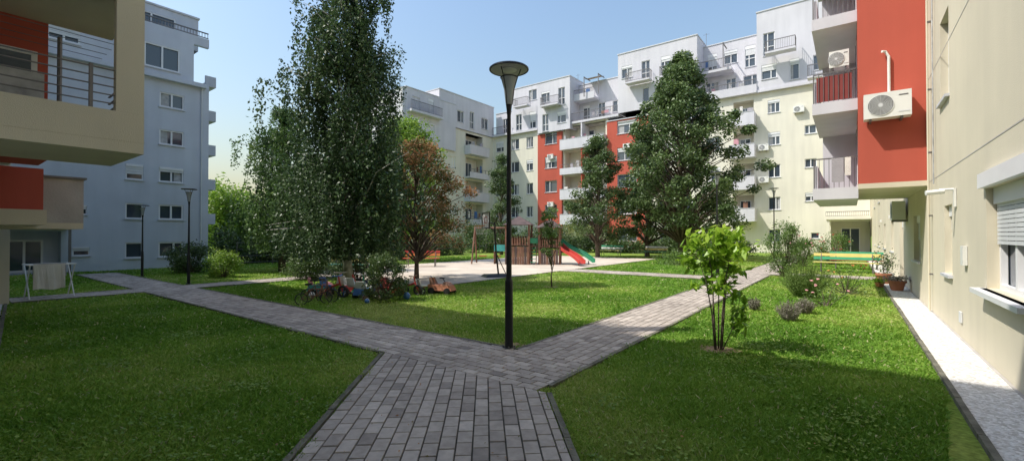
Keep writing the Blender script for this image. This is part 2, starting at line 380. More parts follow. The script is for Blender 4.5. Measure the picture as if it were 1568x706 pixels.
# ---------------------------------------------------------------- facade helpers
UX=Vector((1,0,0)); UY=Vector((0,1,0))
def wall(mb,P,u,n,W,z0,z1,ops,mat,det,depth=.16):
    us=sorted({0,W}|{o[0] for o in ops}|{o[2] for o in ops}); vs=sorted({z0,z1}|{o[1] for o in ops}|{o[3] for o in ops})
    us=[a for a in us if 0<=a<=W]; vs=[a for a in vs if z0<=a<=z1]
    p=lambda a,b,c=0: P+u*a+n*c+Vector((0,0,b))
    for i in range(len(us)-1):
        for j in range(len(vs)-1):
            cu=(us[i]+us[i+1])/2; cv=(vs[j]+vs[j+1])/2
            if any(o[0]<cu<o[2] and o[1]<cv<o[3] for o in ops): continue
            mb.quad(p(us[i],vs[j]),p(us[i+1],vs[j]),p(us[i+1],vs[j+1]),p(us[i],vs[j+1]),mat)
    for o in ops:
        u0,v0,u1,v1,k=o[:5]; D=depth
        if k=='open': D=o[5] if len(o)>5 else 1.4
        bm=mat
        mb.quad(p(u0,v0),p(u0,v1),p(u0,v1,-D),p(u0,v0,-D),bm); mb.quad(p(u1,v0),p(u1,v0,-D),p(u1,v1,-D),p(u1,v1),bm)
        mb.quad(p(u0,v0),p(u0,v0,-D),p(u1,v0,-D),p(u1,v0),bm); mb.quad(p(u0,v1),p(u1,v1),p(u1,v1,-D),p(u0,v1,-D),bm)
        if k=='open':
            mb.quad(p(u0,v0,-D),p(u1,v0,-D),p(u1,v1,-D),p(u0,v1,-D),mat)
            w_=min(1.3,(u1-u0)*.55); a=u0+(u1-u0-w_)/2
            det.ob(P,u,n,a,a+w_,v0+.02,v0+(v1-v0)*.8,-D+.003,-D+.05,'frame'); det.ob(P,u,n,a+.07,a+w_/2-.04,v0+.12,v0+(v1-v0)*.8-.08,-D+.05,-D+.056,'glass'); det.ob(P,u,n,a+w_/2+.04,a+w_-.07,v0+.12,v0+(v1-v0)*.8-.08,-D+.05,-D+.056,'glass')
            continue
        det.quad(p(u0,v0,-D+.02),p(u1,v0,-D+.02),p(u1,v1,-D+.02),p(u0,v1,-D+.02),'glass')
        if k!='door' and k!='dark' and random.random()<.4:
            sd=random.random()<.5; wv=(u1-u0)*random.uniform(.25,.42)
            a0,a1=(u0+.08,u0+wv) if sd else (u1-wv,u1-.08)
            det.ob(P,u,n,a0,a1,v0+.06,v1-.06,-D+.022,-D+.026,'curt')
        t=min(.06,(u1-u0)*.08)
        f0,f1=-D+.03,-D+.09
        det.ob(P,u,n,u0,u0+t,v0,v1,f0,f1,'frame'); det.ob(P,u,n,u1-t,u1,v0,v1,f0,f1,'frame')
        det.ob(P,u,n,u0+t,u1-t,v0,v0+t,f0,f1,'frame'); det.ob(P,u,n,u0+t,u1-t,v1-t,v1,f0,f1,'frame')
        if u1-u0>.75: 
            cm=u0+(u1-u0)*random.choice([.5,.5,.38,.62])
            det.ob(P,u,n,cm-t*.6,cm+t*.6,v0+t,v1-t,f0,f1,'frame')
        if k=='door': det.ob(P,u,n,u0+t,u1-t,v0+(v1-v0)*.38,v0+(v1-v0)*.38+t,f0+.002,f1+.004,'frame')
        if k in('win','shut','door') :
            det.ob(P,u,n,u0-.04,u1+.04,v0-.05,v0-.003,-.01,.06,'cope')
            rr=1 if k=='shut' else random.random()
            if rr>.62:
                hh=(v1-v0)*(.55 if k=='shut' else random.uniform(.12,.6)); z=v1
                det.ob(P,u,n,u0+.01,u1-.01,v1-.16*(v1-v0),v1-.002,f1+.002,f1+.05,'frame')
                z=v1-.16*(v1-v0); sl=.05 if k=='shut' else .12
                while z>v1-hh:
                    det.ob(P,u,n,u0+.015,u1-.015,z-sl+.008,z,f1+.003,f1+.02,'shut'); z-=sl
def section(mb,det,P,u,n,W,z0,z1,D,mat,ops,cope=True,depth=.16):
    wall(mb,P,u,n,W,z0,z1,ops,mat,det,depth)
    p=lambda a,b,c=0: P+u*a+n*c+Vector((0,0,b))
    mb.quad(p(0,z0),p(0,z0,-D),p(0,z1,-D),p(0,z1),mat); mb.quad(p(W,z0),p(W,z0,-D),p(W,z1,-D),p(W,z1),mat)
    mb.quad(p(0,z1-.3),p(W,z1-.3),p(W,z1-.3,-D),p(0,z1-.3,-D),'conc'); mb.quad(p(0,z0,-D),p(W,z0,-D),p(W,z1,-D),p(0,z1,-D),mat)
    if cope: 
        det.ob(P,u,n,-.05,W+.05,z1-.02,z1+.07,-.28,.06,'cope'); det.ob(P,u,n,-.05,.22,z1-.02,z1+.069,-D,-.281,'cope'); det.ob(P,u,n,W-.22,W+.05,z1-.02,z1+.069,-D,-.281,'cope')
def railing(det,P,u,n,u0,u1,z,c,h=1.0,sides=None,step=.13,mat='metal'):
    det.ob(P,u,n,u0,u1,z+h-.05,z+h,c-.03,c+.03,mat); det.ob(P,u,n,u0,u1,z+.06,z+.1,c-.02,c+.02,mat)
    a=u0
    while a<=u1-.02:
        det.ob(P,u,n,a,a+.022,z+.1,z+h-.05,c-.011,c+.011,mat); a+=step
    if sides:
        for uu in(u0,u1):
            det.ob(P,u,n,uu-.02,uu+.02,z+h-.05,z+h-.002,sides,c-.031,mat)
            a=sides
            while a<c-.05: det.ob(P,u,n,uu-.01,uu+.01,z+.02,z+h-.05,a,a+.022,mat); a+=step
def balcony(mb,det,P,u,n,u0,u1,z,d,mat,h=1.0,kind='solid',slab=.18):
    mb.ob(P,u,n,u0,u1,z-slab,z,.004,d,mat)
    if kind=='solid':
        mb.ob(P,u,n,u0,u1,z+.001,z+h,d-.12,d+.004,mat); mb.ob(P,u,n,u0+.001,u0+.12,z+.001,z+h-.003,.004,d-.121,mat); mb.ob(P,u,n,u1-.12,u1-.001,z+.001,z+h-.003,.004,d-.121,mat)
        det.ob(P,u,n,u0-.03,u1+.03,z+h+.001,z+h+.04,d-.15,d+.03,'cope')
    elif kind=='rail': railing(det,P,u,n,u0+.03,u1-.03,z,d-.05,h,sides=.01)
    elif kind=='mix':
        mb.ob(P,u,n,u0,u1,z+.001,z+h*.55,d-.1,d+.004,mat); det.ob(P,u,n,u0,u1,z+h-.04,z+h,d-.08,d-.03,'metal')
        for k in range(6): 
            a=u0+(u1-u0-.04)*k/5; det.ob(P,u,n,a,a+.04,z+h*.55,z+h-.04,d-.075,d-.035,'metal')
def clutter(det,P,u,n,u0,u1,z,d):
    a=u0+.2
    while a<u1-.4:
        if random.random()<.5:
            w_=random.uniform(.2,.5); det.ob(P,u,n,a,a+w_,z+random.uniform(.5,.8),z+random.uniform(1.0,1.7),d*.5,d*.5+.06,random.choice(['towel','cloth_pink','curt','towel_grey','paint_blue','timber']))
        a+=random.uniform(.4,.9)
def acunit(det,P,u,n,u0,z,c=.0,w_=.85,h_=.6):
    det.ob(P,u,n,u0,u0+w_,z,z+h_,c+.06,c+.36,'plastic_white')
    for q in(.12,.78): det.ob(P,u,n,u0+w_*q,u0+w_*q+.04,z-.05,z-.001,c,c+.34,'metal')
    cc=P+u*(u0+w_*.36)+n*(c+.362)+Vector((0,0,z+h_/2)); R=h_*.40
    up=Vector((0,0,1))
    det.poly([cc+u*R*math.cos(k*math.pi/12)+up*R*math.sin(k*math.pi/12) for k in range(24)],'fan')
    for k in range(3):
        a=k*2*math.pi/3+.4; 
        det.poly([cc+n*.003]+[cc+n*.003+u*R*.9*math.cos(a+q*.25)+up*R*.9*math.sin(a+q*.25) for q in range(5)],'metal')
    for rr in(R,R*.88,R*.76,R*.64,R*.52,R*.40,R*.28):
        det.tube([cc+n*.012+u*rr*math.cos(a)+up*rr*math.sin(a) for a in [k*math.pi/12 for k in range(24)]],.005,'shut',4,closed=True)
    for k in range(16):
        a=k*math.pi/8; det.tube([cc+n*.014,cc+n*.014+u*R*math.cos(a)+up*R*math.sin(a)],.003,'shut',4,cap=False)
    det.poly([cc+n*.018+u*R*.2*math.cos(k*math.pi/6)+up*R*.2*math.sin(k*math.pi/6) for k in range(12)],'shut')
    det.ob(P,u,n,u0+w_*.74,u0+w_*.96,z+h_*.15,z+h_*.2,c+.361,c+.366,'shut'); det.ob(P,u,n,u0+w_*.74,u0+w_*.93,z+h_*.80,z+h_*.84,c+.361,c+.366,'metal')

# ---------------------------------------------------------------- FAR BUILDING (faces -Y, Y=46)
FB=empty('apartment_building',(-18,46,0))
def mk(mb,name,par):
    o=mb.make(name,par); o.location=-Vector(par.location); return o
wb,dt=MB(),MB()
nF=Vector((0,-1,0)); F=2.9
def P(x,y=46): return Vector((x,y,0))
def winops(cols,floors,w_=1.3,h_=1.35,sill=.95,kind='win'):
    return [(c-w_/2,f*F+sill,c+w_/2,f*F+sill+h_,kind) for c in cols for f in floors]
section(wb,dt,P(-37.9),UX,nF,7.3,0,14.5,12,'cream',winops([1.1,3.6],range(5))+winops([5.9],range(5),1.0),cope=False)
section(wb,dt,P(-30.6,45.7),UX,nF,3.4,0,13.9,12,'red',winops([1.9],range(5),1.7,1.4),depth=.2)
ops=[(0.3,f*F+.1,5.5,f*F+2.75,'open',1.2) for f in range(5)]
section(wb,dt,P(-27.2,45.98),UX,nF,5.8,0,14.5,12,'cream',ops,cope=False)
for f in range(1,5):
    balcony(wb,dt,P(-27.2,45.98),UX,nF,.1,5.7,f*F+.1,.9,'white',1.0,'solid' if f!=3 else 'mix'); clutter(dt,P(-27.2,45.98),UX,nF,.2,5.6,f*F+.1,.7)
for f in range(1,5): wb.ob(P(-27.2,45.98),UX,nF,2.8,2.95,f*F+.101,f*F+2.75,-1.1,.75,'red' if f<4 else 'white')
section(wb,dt,P(-21.4,45.7),UX,nF,4.7,0,14.1,12,'red',winops([2.3],range(5),2.2,1.4),depth=.2)
cols=winops([1.6,4.2,6.2],range(5),1.3)+winops([11.3],range(5),.95,1.15)+[(13.6,1.6+f*F,14.45,2.35+f*F,'win') for f in range(1,4)]
cols+=[(8.0,f*F+.1,9.7,f*F+2.4,'open',.9) for f in range(1,5)]
cols+=[(15.4,0.02,18.0,2.75,'open',1.6),(16.2,4.6,16.9,5.3,'win'),(16.2,7.5,16.9,8.2,'win')]+[(14.0,1.3,14.6,1.8,'win')]
section(wb,dt,P(-16.7),UX,nF,18.0,0,14.5,12,'cream',cols,cope=False)
for f in range(1,5): balcony(wb,dt,P(-16.7),UX,nF,7.8,9.9,f*F+.1,1.1,'white',1.0,'solid'); clutter(dt,P(-16.7),UX,nF,7.9,9.8,f*F+.3,.8)
wb.ob(P(-16.7),UX,nF,15.1,18.0,2.85,3.05,.004,1.6,'cream'); railing(dt,P(-16.7),UX,nF,15.1,17.9,3.05,1.5,.45)
dt.ob(P(-16.7),UX,nF,15.15,15.35,0,2.85,1.3,1.5,'cream')
wb.ob(P(-37.9),UX,nF,.0,7.25,14.503,14.75,-1,.35,'white'); wb.ob(P(-16.65),UX,nF,0,17.9,14.503,14.72,-1,.3,'white')
def up(x0,x1,zt,yf,cw,z0=14.75):
    W=x1-x0; o=[]
    n_=int(W//cw); 
    fl=[(z0,min(z0+2.75,zt)),(z0+2.8,zt)]
    for i in range(n_):
        c=W*(i+.5)/n_
        for k,(a,b) in enumerate(fl):
            if b-a<2.0: continue
            q=random.random()
            if q<.45: o.append((c-.45,a+.15,c+.45,a+2.2,'door'))
            elif q<.8: o.append((c-.6,a+.85,c+.6,a+2.15,'win'))
            elif q<.9 : o.append((c-.35,a+.4,c+.35,a+2.2,'win'))
    section(wb,dt,P(x0,yf),UX,nF,W,z0,zt,11,'white',o)
up(-37.9,-34.7,17.8,46.6,1.6); up(-34.7,-30.4,20.3,45.9,2.0); up(-30.4,-25.9,20.1,45.4,1.8,z0=13.95)
up(-25.9,-20.0,19.5,47.6,1.9); up(-20.0,-11.8,21.1,45.5,2.0,z0=14.76); up(-11.8,-6.7,20.6,47.8,1.7); up(-6.7,3.0,21.8,45.8,1.9)
for (a,b,y0,zz,kd) in [(-25.9,-20.0,45.6,14.75,'r'),(-25.9,-23.2,46.2,17.5,'s'),(-11.8,-6.7,45.6,14.75,'s'),(-11.8,-8.9,46.3,17.6,'r'),(-37.9,-34.7,45.6,14.76,'r')]:
    yb=47.7
    Pq=P(a,yb); d=yb-y0
    wb.ob(Pq,UX,nF,.02,b-a-.02,zz-.22,zz+.01,0.0,d,'white'); clutter(dt,Pq,UX,nF,.2,b-a-.3,zz,1.4)
    if kd=='s': wb.ob(Pq,UX,nF,.02,b-a-.02,zz+.011,zz+.55,d-.12,d-.005,'white'); railing(dt,Pq,UX,nF,.05,b-a-.05,zz+.45,d-.06,.6)
    else: railing(dt,Pq,UX,nF,.05,b-a-.05,zz,d-.06,1.0)
for (a,b,z) in [(-33.5,-31.4,17.6),(-29.5,-27.0,17.0),(-18.8,-16.2,17.6),(-15.2,-12.6,17.5),(-5.9,-3.6,17.6),(-2.8,-.6,14.8)]:
    balcony(wb,dt,P(a,45.4),UX,nF,0,b-a,z,.9,'white',.95,'rail',.15)
for (x,z,y) in [(-29.0,5.0,45.7),(-29.0,10.7,45.7),(-18.2,7.9,45.7),(-13.8,6.1,46),(-6.6,9.2,46),(-6.6,6.3,46),(-3.9,12.2,46),(-35.5,8,46),(-19.4,10.8,45.7)]:
    acunit(dt,P(x,y),UX,nF,0,z,0,.8,.55)
for x,z in[(-22.6,17.5),(-24.4,17.5),(-9.6,17.6)]:
    dt.ob(P(x,46.3),UX,nF,0,.08,z,z+2.3,.3,.38,'metal'); dt.ob(P(x,46.3),UX,nF,0,.08,z+2.2,z+2.28,-1.2,.38,'metal')
dt.quad((-24.5,46.2,19.6),(-22.5,46.2,19.6),(-22.5,47.5,19.9),(-24.5,47.5,19.9),'bamboo')
for k,(x,zt) in enumerate([(-32,20.3),(-28,20.1),(-17,21.1),(-13,21.1),(-4,21.8),(-1,21.8)]):   # chimneys, antennas
    wb.box((x,50.5,zt+.3),(.7,.6,1.2),'white'); dt.tube([(x+1.2,49,zt-.3),(x+1.2,49,zt+1.4)],.02,'metal',5); dt.tube([(x+.9,49,zt+1.25),(x+1.5,49,zt+1.25)],.012,'metal',4)
mk(wb,'walls',FB); mk(dt,'windows_and_railings',FB)

# far-left wing
FL=empty('apartment_building',(-43,38,0)); wb,dt=MB(),MB()
nE=Vector((1,0,0)); Q=Vector((-37.9,31.2,0))
ops=winops([1.6,4.3,7.0],range(4),1.2)+[(9.4,f*F+.1,12.6,f*F+2.6,'open',1.1) for f in range(5)]
section(wb,dt,Q,UY,nE,14.79,0,14.5,12,'cream',[o for o in ops]+winops([1.6,4.3,7.0],[4],1.0),cope=False)
for f in range(1,5): balcony(wb,dt,Q,UY,nE,9.2,12.8,f*F+.1,1.0,'white',.95,'mix' if f%2 else 'solid'); clutter(dt,Q,UY,nE,9.3,12.6,f*F+.2,.8)
section(wb,dt,Vector((-37.6,31.0,0)),UY,nE,4.9,11.65,17.4,11,'white',[(.8,12.4,1.6,14.3,'door'),(3.0,12.6,4.1,14.0,'win'),(.9,15.3,2.0,16.6,'win'),(3.2,15.1,4.0,16.9,'door')])
section(wb,dt,Vector((-37.75,36.0,0)),UY,nE,9.9,14.51,18.5,11,'white',[(.8,14.9,1.6,17,'door'),(3,15.3,4.1,16.7,'win'),(5.2,14.9,6.0,17,'door'),(7.4,15.3,8.7,16.7,'win')])
railing(dt,Q,UY,nE,0,4.6,15.0,.9,1.0); wb.ob(Q,UY,nE,0,4.7,14.75,15.0,.305,1.0,'white')
Qe=Vector((-49,30.95,0)); nS=Vector((0,-1,0))
section(wb,dt,Qe,UX,nS,11.0,0,11.6,8,'cream',winops([2,5,8.6],range(4),1.2),cope=False)
section(wb,dt,Qe+Vector((0,-.3,0)),UX,nS,11.3,11.62,17.2,8,'white',winops([2,5],[4],1.2)+[(8,12.3,9,14.4,'door'),(8,15.1,9.2,16.5,'win')])
mk(wb,'walls',FL); mk(dt,'windows_and_railings',FL)

# ---------------------------------------------------------------- LEFT BUILDING
LB=empty('apartment_building',(-30,5,0)); wb,dt=MB(),MB()
Q=Vector((-26.7,1.3,0)); fl=[.89+1.83*i for i in range(6)]
ops=[]
for i,z in enumerate(fl[:6]):
    ops.append((5.65,z-.36,6.65,z+.36,'win'))
    if i<4: ops.append((4.4,z-.36,5.05,z+.36,'win'))
ops+=[(2.65,.7,3.2,1.08,'win'),(2.7,2.5,3.1,2.9,'win'),(.3,0.02,2.3,1.75,'open',.7)]
ops=[o for o in ops if o[3]<9.3]
section(wb,dt,Q,UY,nE,7.74,0,9.35,12,'grey',ops,cope=False,depth=.12)
Qu=Q+Vector((.18,-.2,0))
section(wb,dt,Qu,UY,nE,7.2,9.352,11.3,12,'grey',[(5.2,9.62,6.6,10.75,'win'),(2,9.8,3,10.5,'win')],depth=.1,cope=False)
wb.ob(Qu,UY,nE,-.0,7.75,9.15,9.351,-6,.10,'grey')
section(wb,dt,Q+Vector((-.8,0,0)),UY,nE,7.5,11.3,13.0,11,'grey',[(4.9,11.4,6.5,12.6,'door')],depth=.1)
section(wb,dt,Q+Vector((-.3,-.1,0)),UY,nE,4.5,11.302,14.2,11,'grey',[(1,11.8,2.0,12.7,'win')],depth=.1)
wb.ob(Q,UY,nE,5.0,7.7,11.302,11.75,-.1,.1,'grey'); railing(dt,Q,UY,nE,4.8,7.7,11.75,.0,.35)
Pe=Vector((-26.9,9.045,0)); nN=Vector((0,1,0)); UXn=Vector((-1,0,0))
for i in range(1,6):
    z=.45+1.83*i
    wb.ob(Pe,UXn,nN,.3,3.0,z-.1,z+.0,0,.5,'grey'); wb.ob(Pe,UXn,nN,.3,3.0,z+.001,z+.45,.4,.5,'grey'); wb.ob(Pe,UXn,nN,.3,.4,z+.001,z+.45,0,.399,'grey')
wb.ob(Q,UY,nE,.1,2.5,1.85,1.97,.004,1.0,'grey'); dt.ob(Q,UY,nE,2.4,2.48,0,1.85,.85,.93,'metal'); dt.ob(Q,UY,nE,.15,.23,0,1.85,.85,.93,'metal')
dt.tube([(-26.65,8.7,0),(-26.65,8.7,9.2)],.03,'shut')
mk(wb,'walls',LB); mk(dt,'windows_and_railings',LB)

# ---------------------------------------------------------------- BUILDING BEHIND + left balconies
BB=empty('apartment_building',(-12,-5,0)); wb,dt=MB(),MB()
Q=Vector((-40,-1.2,0))
bo=[(c,z,c+1.2,z+1.3,'win') for c in (3,7,12,16,22,26,36) for z in(.9,3.1,5.3,7.5,9.7,11.9)]
section(wb,dt,Q,UX,nN,41.3,0,15.2,11,'cream',bo)
section(wb,dt,Vector((-26.6,1.25,0)),UX,nN,11.1,0,10.4,2.4,'cream',[(3,z,4.2,z+1.2,'win') for z in(.9,3.1,5.3)])
def bb(x0,x1,y0,y1,z0,z1,mat,mbx=None): (mbx or wb).box(((x0+x1)/2,(y0+y1)/2,(z0+z1)/2),(abs(x1-x0),abs(y1-y0),abs(z1-z0)),mat)
for lv in range(0,4):
    b=2.8+2.2*lv
    bb(-10.3,-8.4,-1.19,2.0,b,b+.16,'creamR')
    bb(-8.5,-8.398,-1.19,2.002,b+.161,b+.58,'creamR')
    bb(-10.3,-8.501,1.9,2.0,b+.161,b+.58,'creamR')
    bb(-8.55,-8.4,1.68,2.0,b+.581,b+2.199,'creamR')
    for k in range(5): bb(-8.47,-8.44,-1.15,1.675,b+.68+.12*k,b+.692+.12*k,'metal',dt)
    for yy in(-.4,.5,1.4): bb(-8.48,-8.43,yy,yy+.04,b+.581,b+1.2,'metal',dt)
    for k in range(5): bb(-10.2,-8.56,1.93,1.96,b+.68+.12*k,b+.692+.12*k,'metal',dt)
    bb(-11.2,-10.301,-1.19,1.22,b,b+2.199,'redL')
    dt.tube([(-9.9,1.3,b+.2),(-9.9,1.3,b+1.9)],.03,'metal'); bb(-9.85,-9.6,.6,1.1,b+.17,b+1.2,'curt',dt)
    for k in range(4): dt.tube([(-9.9+.3*k,-.6,b+1.75),(-9.9+.3*k,1.8,b+1.72)],.005,'metal',4)
bb(-10.295,-10.28,.55,1.1,3.05,4.5,'frame',dt); bb(-10.28,-10.272,.62,1.03,3.12,4.43,'glass',dt)
bb(-13.0,-11.5,-1.19,1.32,2.05,2.78,'redL'); bb(-13.0,-11.45,-1.19,1.36,1.78,2.048,'creamR')
bb(-14.6,-12.45,.2,2.0,1.72,1.84,'creamR'); bb(-12.57,-12.452,1.37,2.0,1.841,2.72,'conc'); bb(-14.6,-12.571,1.9,2.0,1.841,2.72,'conc'); bb(-14.6,-12.4,1.36,2.04,2.721,2.76,'metal',dt)
bb(-15.4,-13.0,-1.19,1.2,3.2,10,'cream')
mk(wb,'walls',BB); mk(dt,'windows_and_railings',BB)

# ---------------------------------------------------------------- RIGHT WING
RB=empty('apartment_building',(6,20,0)); wb,dt=MB(),MB()
nW=Vector((-1,0,0)); Q=Vector((1.35,-1.2,0)); yo=1.2
ops=[(6.15+yo,.94,8.0+yo,2.18,'shut'),(10.35+yo,.93,11.1+yo,2.12,'win'),(10.5+yo,4.0,11.4+yo,5.5,'win'),(7.2+yo,5.1,8.6+yo,6.8,'win'),(2.5+yo,.94,4.2+yo,2.18,'shut'),(2.5+yo,3.2,4.0+yo,4.5,'win'),
     (14.6+yo,.95,16.0+yo,2.1,'shut'),(19.0+yo,.02,20.2+yo,2.2,'door'),(23+yo,.95,24.4+yo,2.15,'win'),(28+yo,.95,29.4+yo,2.15,'win'),(33+yo,.95,34.4+yo,2.15,'win'),(39+yo,.95,40.2+yo,2.15,'win')]
ops+=[(y+yo,z,y+1.3+yo,z+1.3,'win') for y in(23,28,33,39) for z in(3.5,5.7,7.9,10.1)]
section(wb,dt,Q,UY,nW,47.19,0,13.5,11,'creamR',ops,depth=.2)
dt.ob(Q,UY,nW,6.1+yo,8.05+yo,2.181,2.36,-.05,.07,'frame'); dt.ob(Q,UY,nW,6.05+yo,8.1+yo,.88,.937,-.02,.14,'frame')
wb.ob(Q,UY,nW,0,47,0,.0301,.001,.03,'conc')
yp=12.55
dt.tube([(1.29,yp,.05),(1.29,yp,13.3)],.018,'creamR',8)
for z in(.8,2.0,3.3,4.6,6): dt.box((1.32,yp,z),(.06,.06,.03),'metal')
dt.tube([(1.31,12.0,2.6),(1.31,12.0,13)],.012,'curt',6)
# plaster joint lines at the storeys
for z in(2.72,4.9,7.05): dt.ob(Q,UY,nW,0,14.4,z,z+.015,.0005,.004,'conc')
Pr=Vector((.16,13.3,0))
section(wb,dt,Pr,UX,nS,1.188,2.8,13.0,4.2,'red',[],cope=False)
wb.box((.754,15.4,2.74),(1.20,4.22,.115),'creamR')
for lv in range(5):
    z=2.62+2.13*lv
    bb(-.75,.158,13.55,16.9,z-.14,z+.14,'white')
    bb(-.752,-.66,13.9,16.9,z+.141,z+.75,'white')
    bb(-.66,.157,16.8,16.9,z+.141,z+2,'white')
    for k in range(9): bb(-.72+.1*k,-.708+.1*k,13.6,13.612,z+.14,z+.86,'metal',dt)
    bb(-.73,.155,13.595,13.62,z+.861,z+.89,'metal',dt); 
    for k in range(3): bb(-.735,-.72,13.62+.12*k,13.635+.12*k,z+.14,z+.86,'metal',dt)
    bb(.14,.156,14.2,15.6,z+.141,z+1.75,'frame',dt); bb(.13,.14,14.3,14.86,z+.25,z+1.65,'glass',dt); bb(.13,.14,14.94,15.5,z+.25,z+1.65,'glass',dt)
bb(-.66,.05,13.62,13.64,4.93,5.55,'dark_red',dt)
acunit(dt,Pr,UX,nS,.10,4.22,0,.82,.56)
acunit(dt,Vector((-.4,14.0,0)),UX,nS,0,5.75,0,.4,.4)
acunit(dt,Q,UY,nW,17.4+yo,2.05,0,.8,.55)
dt.tube([(.72,13.25,4.8),(.72,13.25,5.65),(.66,13.25,5.78),(.60,13.2,5.78)],.028,'plastic_white',8)
bb(-.36,-.12,13.56,13.592,2.9,3.49,'towel_grey',dt); bb(-.1,.02,13.56,13.592,3.05,3.49,'towel',dt)
dt.tube([(1.34,9.95,2.33),(1.15,9.95,2.33)],.02,'plastic_white'); dt.tube([(1.2,9.9,2.30),(.98,9.85,2.28)],.04,'plastic_white',10); dt.box((1.33,9.95,2.2),(.03,.08,.3),'plastic_white')
dt.box((1.32,9.2,1.3),(.05,.18,.28),'plastic_white')
for yy in(18.2,24,31): dt.box((1.30,yy,2.35),(.09,.2,.12),'plastic_white')
for yy in(9.6,17.0,26.0): dt.box((1.335,yy,.35),(.02,.16,.16),'shut')
mk(wb,'walls',RB); mk(dt,'windows_and_railings',RB)

# ---------------------------------------------------------------- TREES
def crown(name,base,H,zb,prof,K,n_leaf,rc,ls,mat,tr=.15,bark='bark',flat_=.7,up=.5,lean=(0,0),inner=.5,nb=None,asp=.55,rough=.22):
    T=empty(name,(base[0],base[1],0)); mb=MB()
    top=H*.92
    tp=[(lean[0]*k/6+random.gauss(0,.03)*min(k,3),lean[1]*k/6+random.gauss(0,.03)*min(k,3),top*k/6) for k in range(7)]
    mb.tube(tp,[tr*1.25]+[tr*(1-k/6.6) for k in range(1,7)],bark,9)
    pts=[];rn=[]
    for i in range(K):
        zf=random.random()**.85; a=random.uniform(0,2*math.pi); R=prof(zf)
        R*=1+rough*math.sin(3*a+zf*9+base[0])+random.uniform(-.15,.15)
        rr=R*random.uniform(inner,1.0); z=zb+(H-zb)*zf
        c=np.array([math.cos(a)*rr+lean[0]*z/H,math.sin(a)*rr+lean[1]*z/H,z])
        if nb is None or i<nb:
            z0=max(zb*.6,z-R*.6-.2); k=min(z0/top,.97)
            s=Vector((lean[0]*k,lean[1]*k,z0)); e=Vector(c); mid=(s+e)/2+Vector((0,0,.12*R))
            w0=tr*.35*(1-z0/H)+.012
            mb.tube([s,mid,e],[w0,w0*.6,.008],bark,5)
        nl=int(n_leaf*random.uniform(.5,1.4)); rcl=rc*random.uniform(.6,1.3)
        d=rng.normal(size=(nl,3)); d/=np.linalg.norm(d,axis=1)[:,None]; d*=(rng.uniform(0,1,nl)**.5)[:,None]*rcl; d[:,2]*=flat_
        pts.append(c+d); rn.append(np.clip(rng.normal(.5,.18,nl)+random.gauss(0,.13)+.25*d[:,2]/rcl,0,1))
    mb.make('trunk_and_limbs',T,smooth=True)
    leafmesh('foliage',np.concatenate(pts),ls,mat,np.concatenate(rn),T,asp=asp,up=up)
    return T
def weeping(name,base,H,zb,prof,K,strand,ls,mat,tr,bark,lean=(0,0),ll=(1,2.4),dens=55,lob=.3,zpow=.9,jr=.15):
    T=empty(name,(base[0],base[1],0)); mb=MB(); top=H*.96
    mb.tube([(lean[0]*k/7+random.gauss(0,.05)*min(k,2),lean[1]*k/7+random.gauss(0,.05)*min(k,2),top*k/7) for k in range(8)],[tr*1.2]+[tr*(1-k/7.5) for k in range(1,8)],bark,9)
    pts=[];rn=[]
    for i in range(K):
        zf=random.random()**zpow; a=random.uniform(0,2*math.pi); R=prof(zf)*(1+lob*math.sin(2*a+zf*8)+random.uniform(-jr*1.3,jr))
        rr=R*random.uniform(.3,1)**.7; z=zb+(H-zb)*zf
        z0=max(zb*.7,z-.55*rr-.2)
        s=Vector((lean[0]*z0/H,lean[1]*z0/H,z0)); e=Vector((math.cos(a)*rr+lean[0]*z/H,math.sin(a)*rr+lean[1]*z/H,z))
        mid=(s+e)/2+Vector((0,0,.2*rr))
        if i%2==0: mb.tube([s,mid,e],[tr*.22*(1-z0/H)+.012,.014,.006],bark,5)
        br=random.gauss(0,.13)
        for k in range(strand):
            t=random.uniform(.45,1.05); q=s.lerp(e,t)+Vector((0,0,.35*rr*t*(1-t)*2)); q+=Vector((random.gauss(0,.19),random.gauss(0,.19),random.gauss(0,.14)))
            Ls=random.uniform(*ll)*(.3+.7*min(1,(1-zf)*1.8)); Ls=min(Ls,q.z-.9)
            if Ls<.15: Ls=.15
            nl=int(dens*Ls)+6; t2=rng.uniform(0,1,nl)
            swx,swy=random.gauss(0,.14),random.gauss(0,.14)
            c=np.stack([q.x+swx*t2+rng.normal(0,.06,nl),q.y+swy*t2+rng.normal(0,.06,nl),q.z-Ls*t2],1)
            pts.append(c); rn.append(np.clip(rng.normal(.45,.18,nl)+br,0,1))
    mb.make('trunk_and_limbs',T,smooth=True)
    leafmesh('foliage',np.concatenate(pts),ls,mat,np.concatenate(rn),T,asp=.55,up=.3,hang=.6)
    return T
def birchprof(z):
    return float(np.interp(z,[0,.2,.4,.6,.75,.9,1],[2.2,2.55,2.1,1.65,1.4,1.05,.5]))
weeping('birch_tree',(-12.05,7.8),10.4,1.5,birchprof,200,9,.098,'leaf_birch',.13,'birchbark',lean=(-.15,.0),dens=38,lob=.25,zpow=.95,ll=(.8,2.1))
weeping('weeping_willow',(-19.9,9.6),7.2,1.7,lambda z:2.6*(1-z**1.8)**.6,100,8,.12,'leaf_willow',.14,'bark',ll=(1,2.2),dens=32)
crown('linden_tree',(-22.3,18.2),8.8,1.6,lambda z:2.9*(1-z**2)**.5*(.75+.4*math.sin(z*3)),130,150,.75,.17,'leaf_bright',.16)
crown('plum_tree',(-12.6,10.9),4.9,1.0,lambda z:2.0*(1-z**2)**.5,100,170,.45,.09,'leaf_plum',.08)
crown('pine_tree',(-22.4,28.2),7.8,.8,lambda z:1.75*(1-z)**.8+.1,90,150,.5,.14,'leaf_linden',.12)
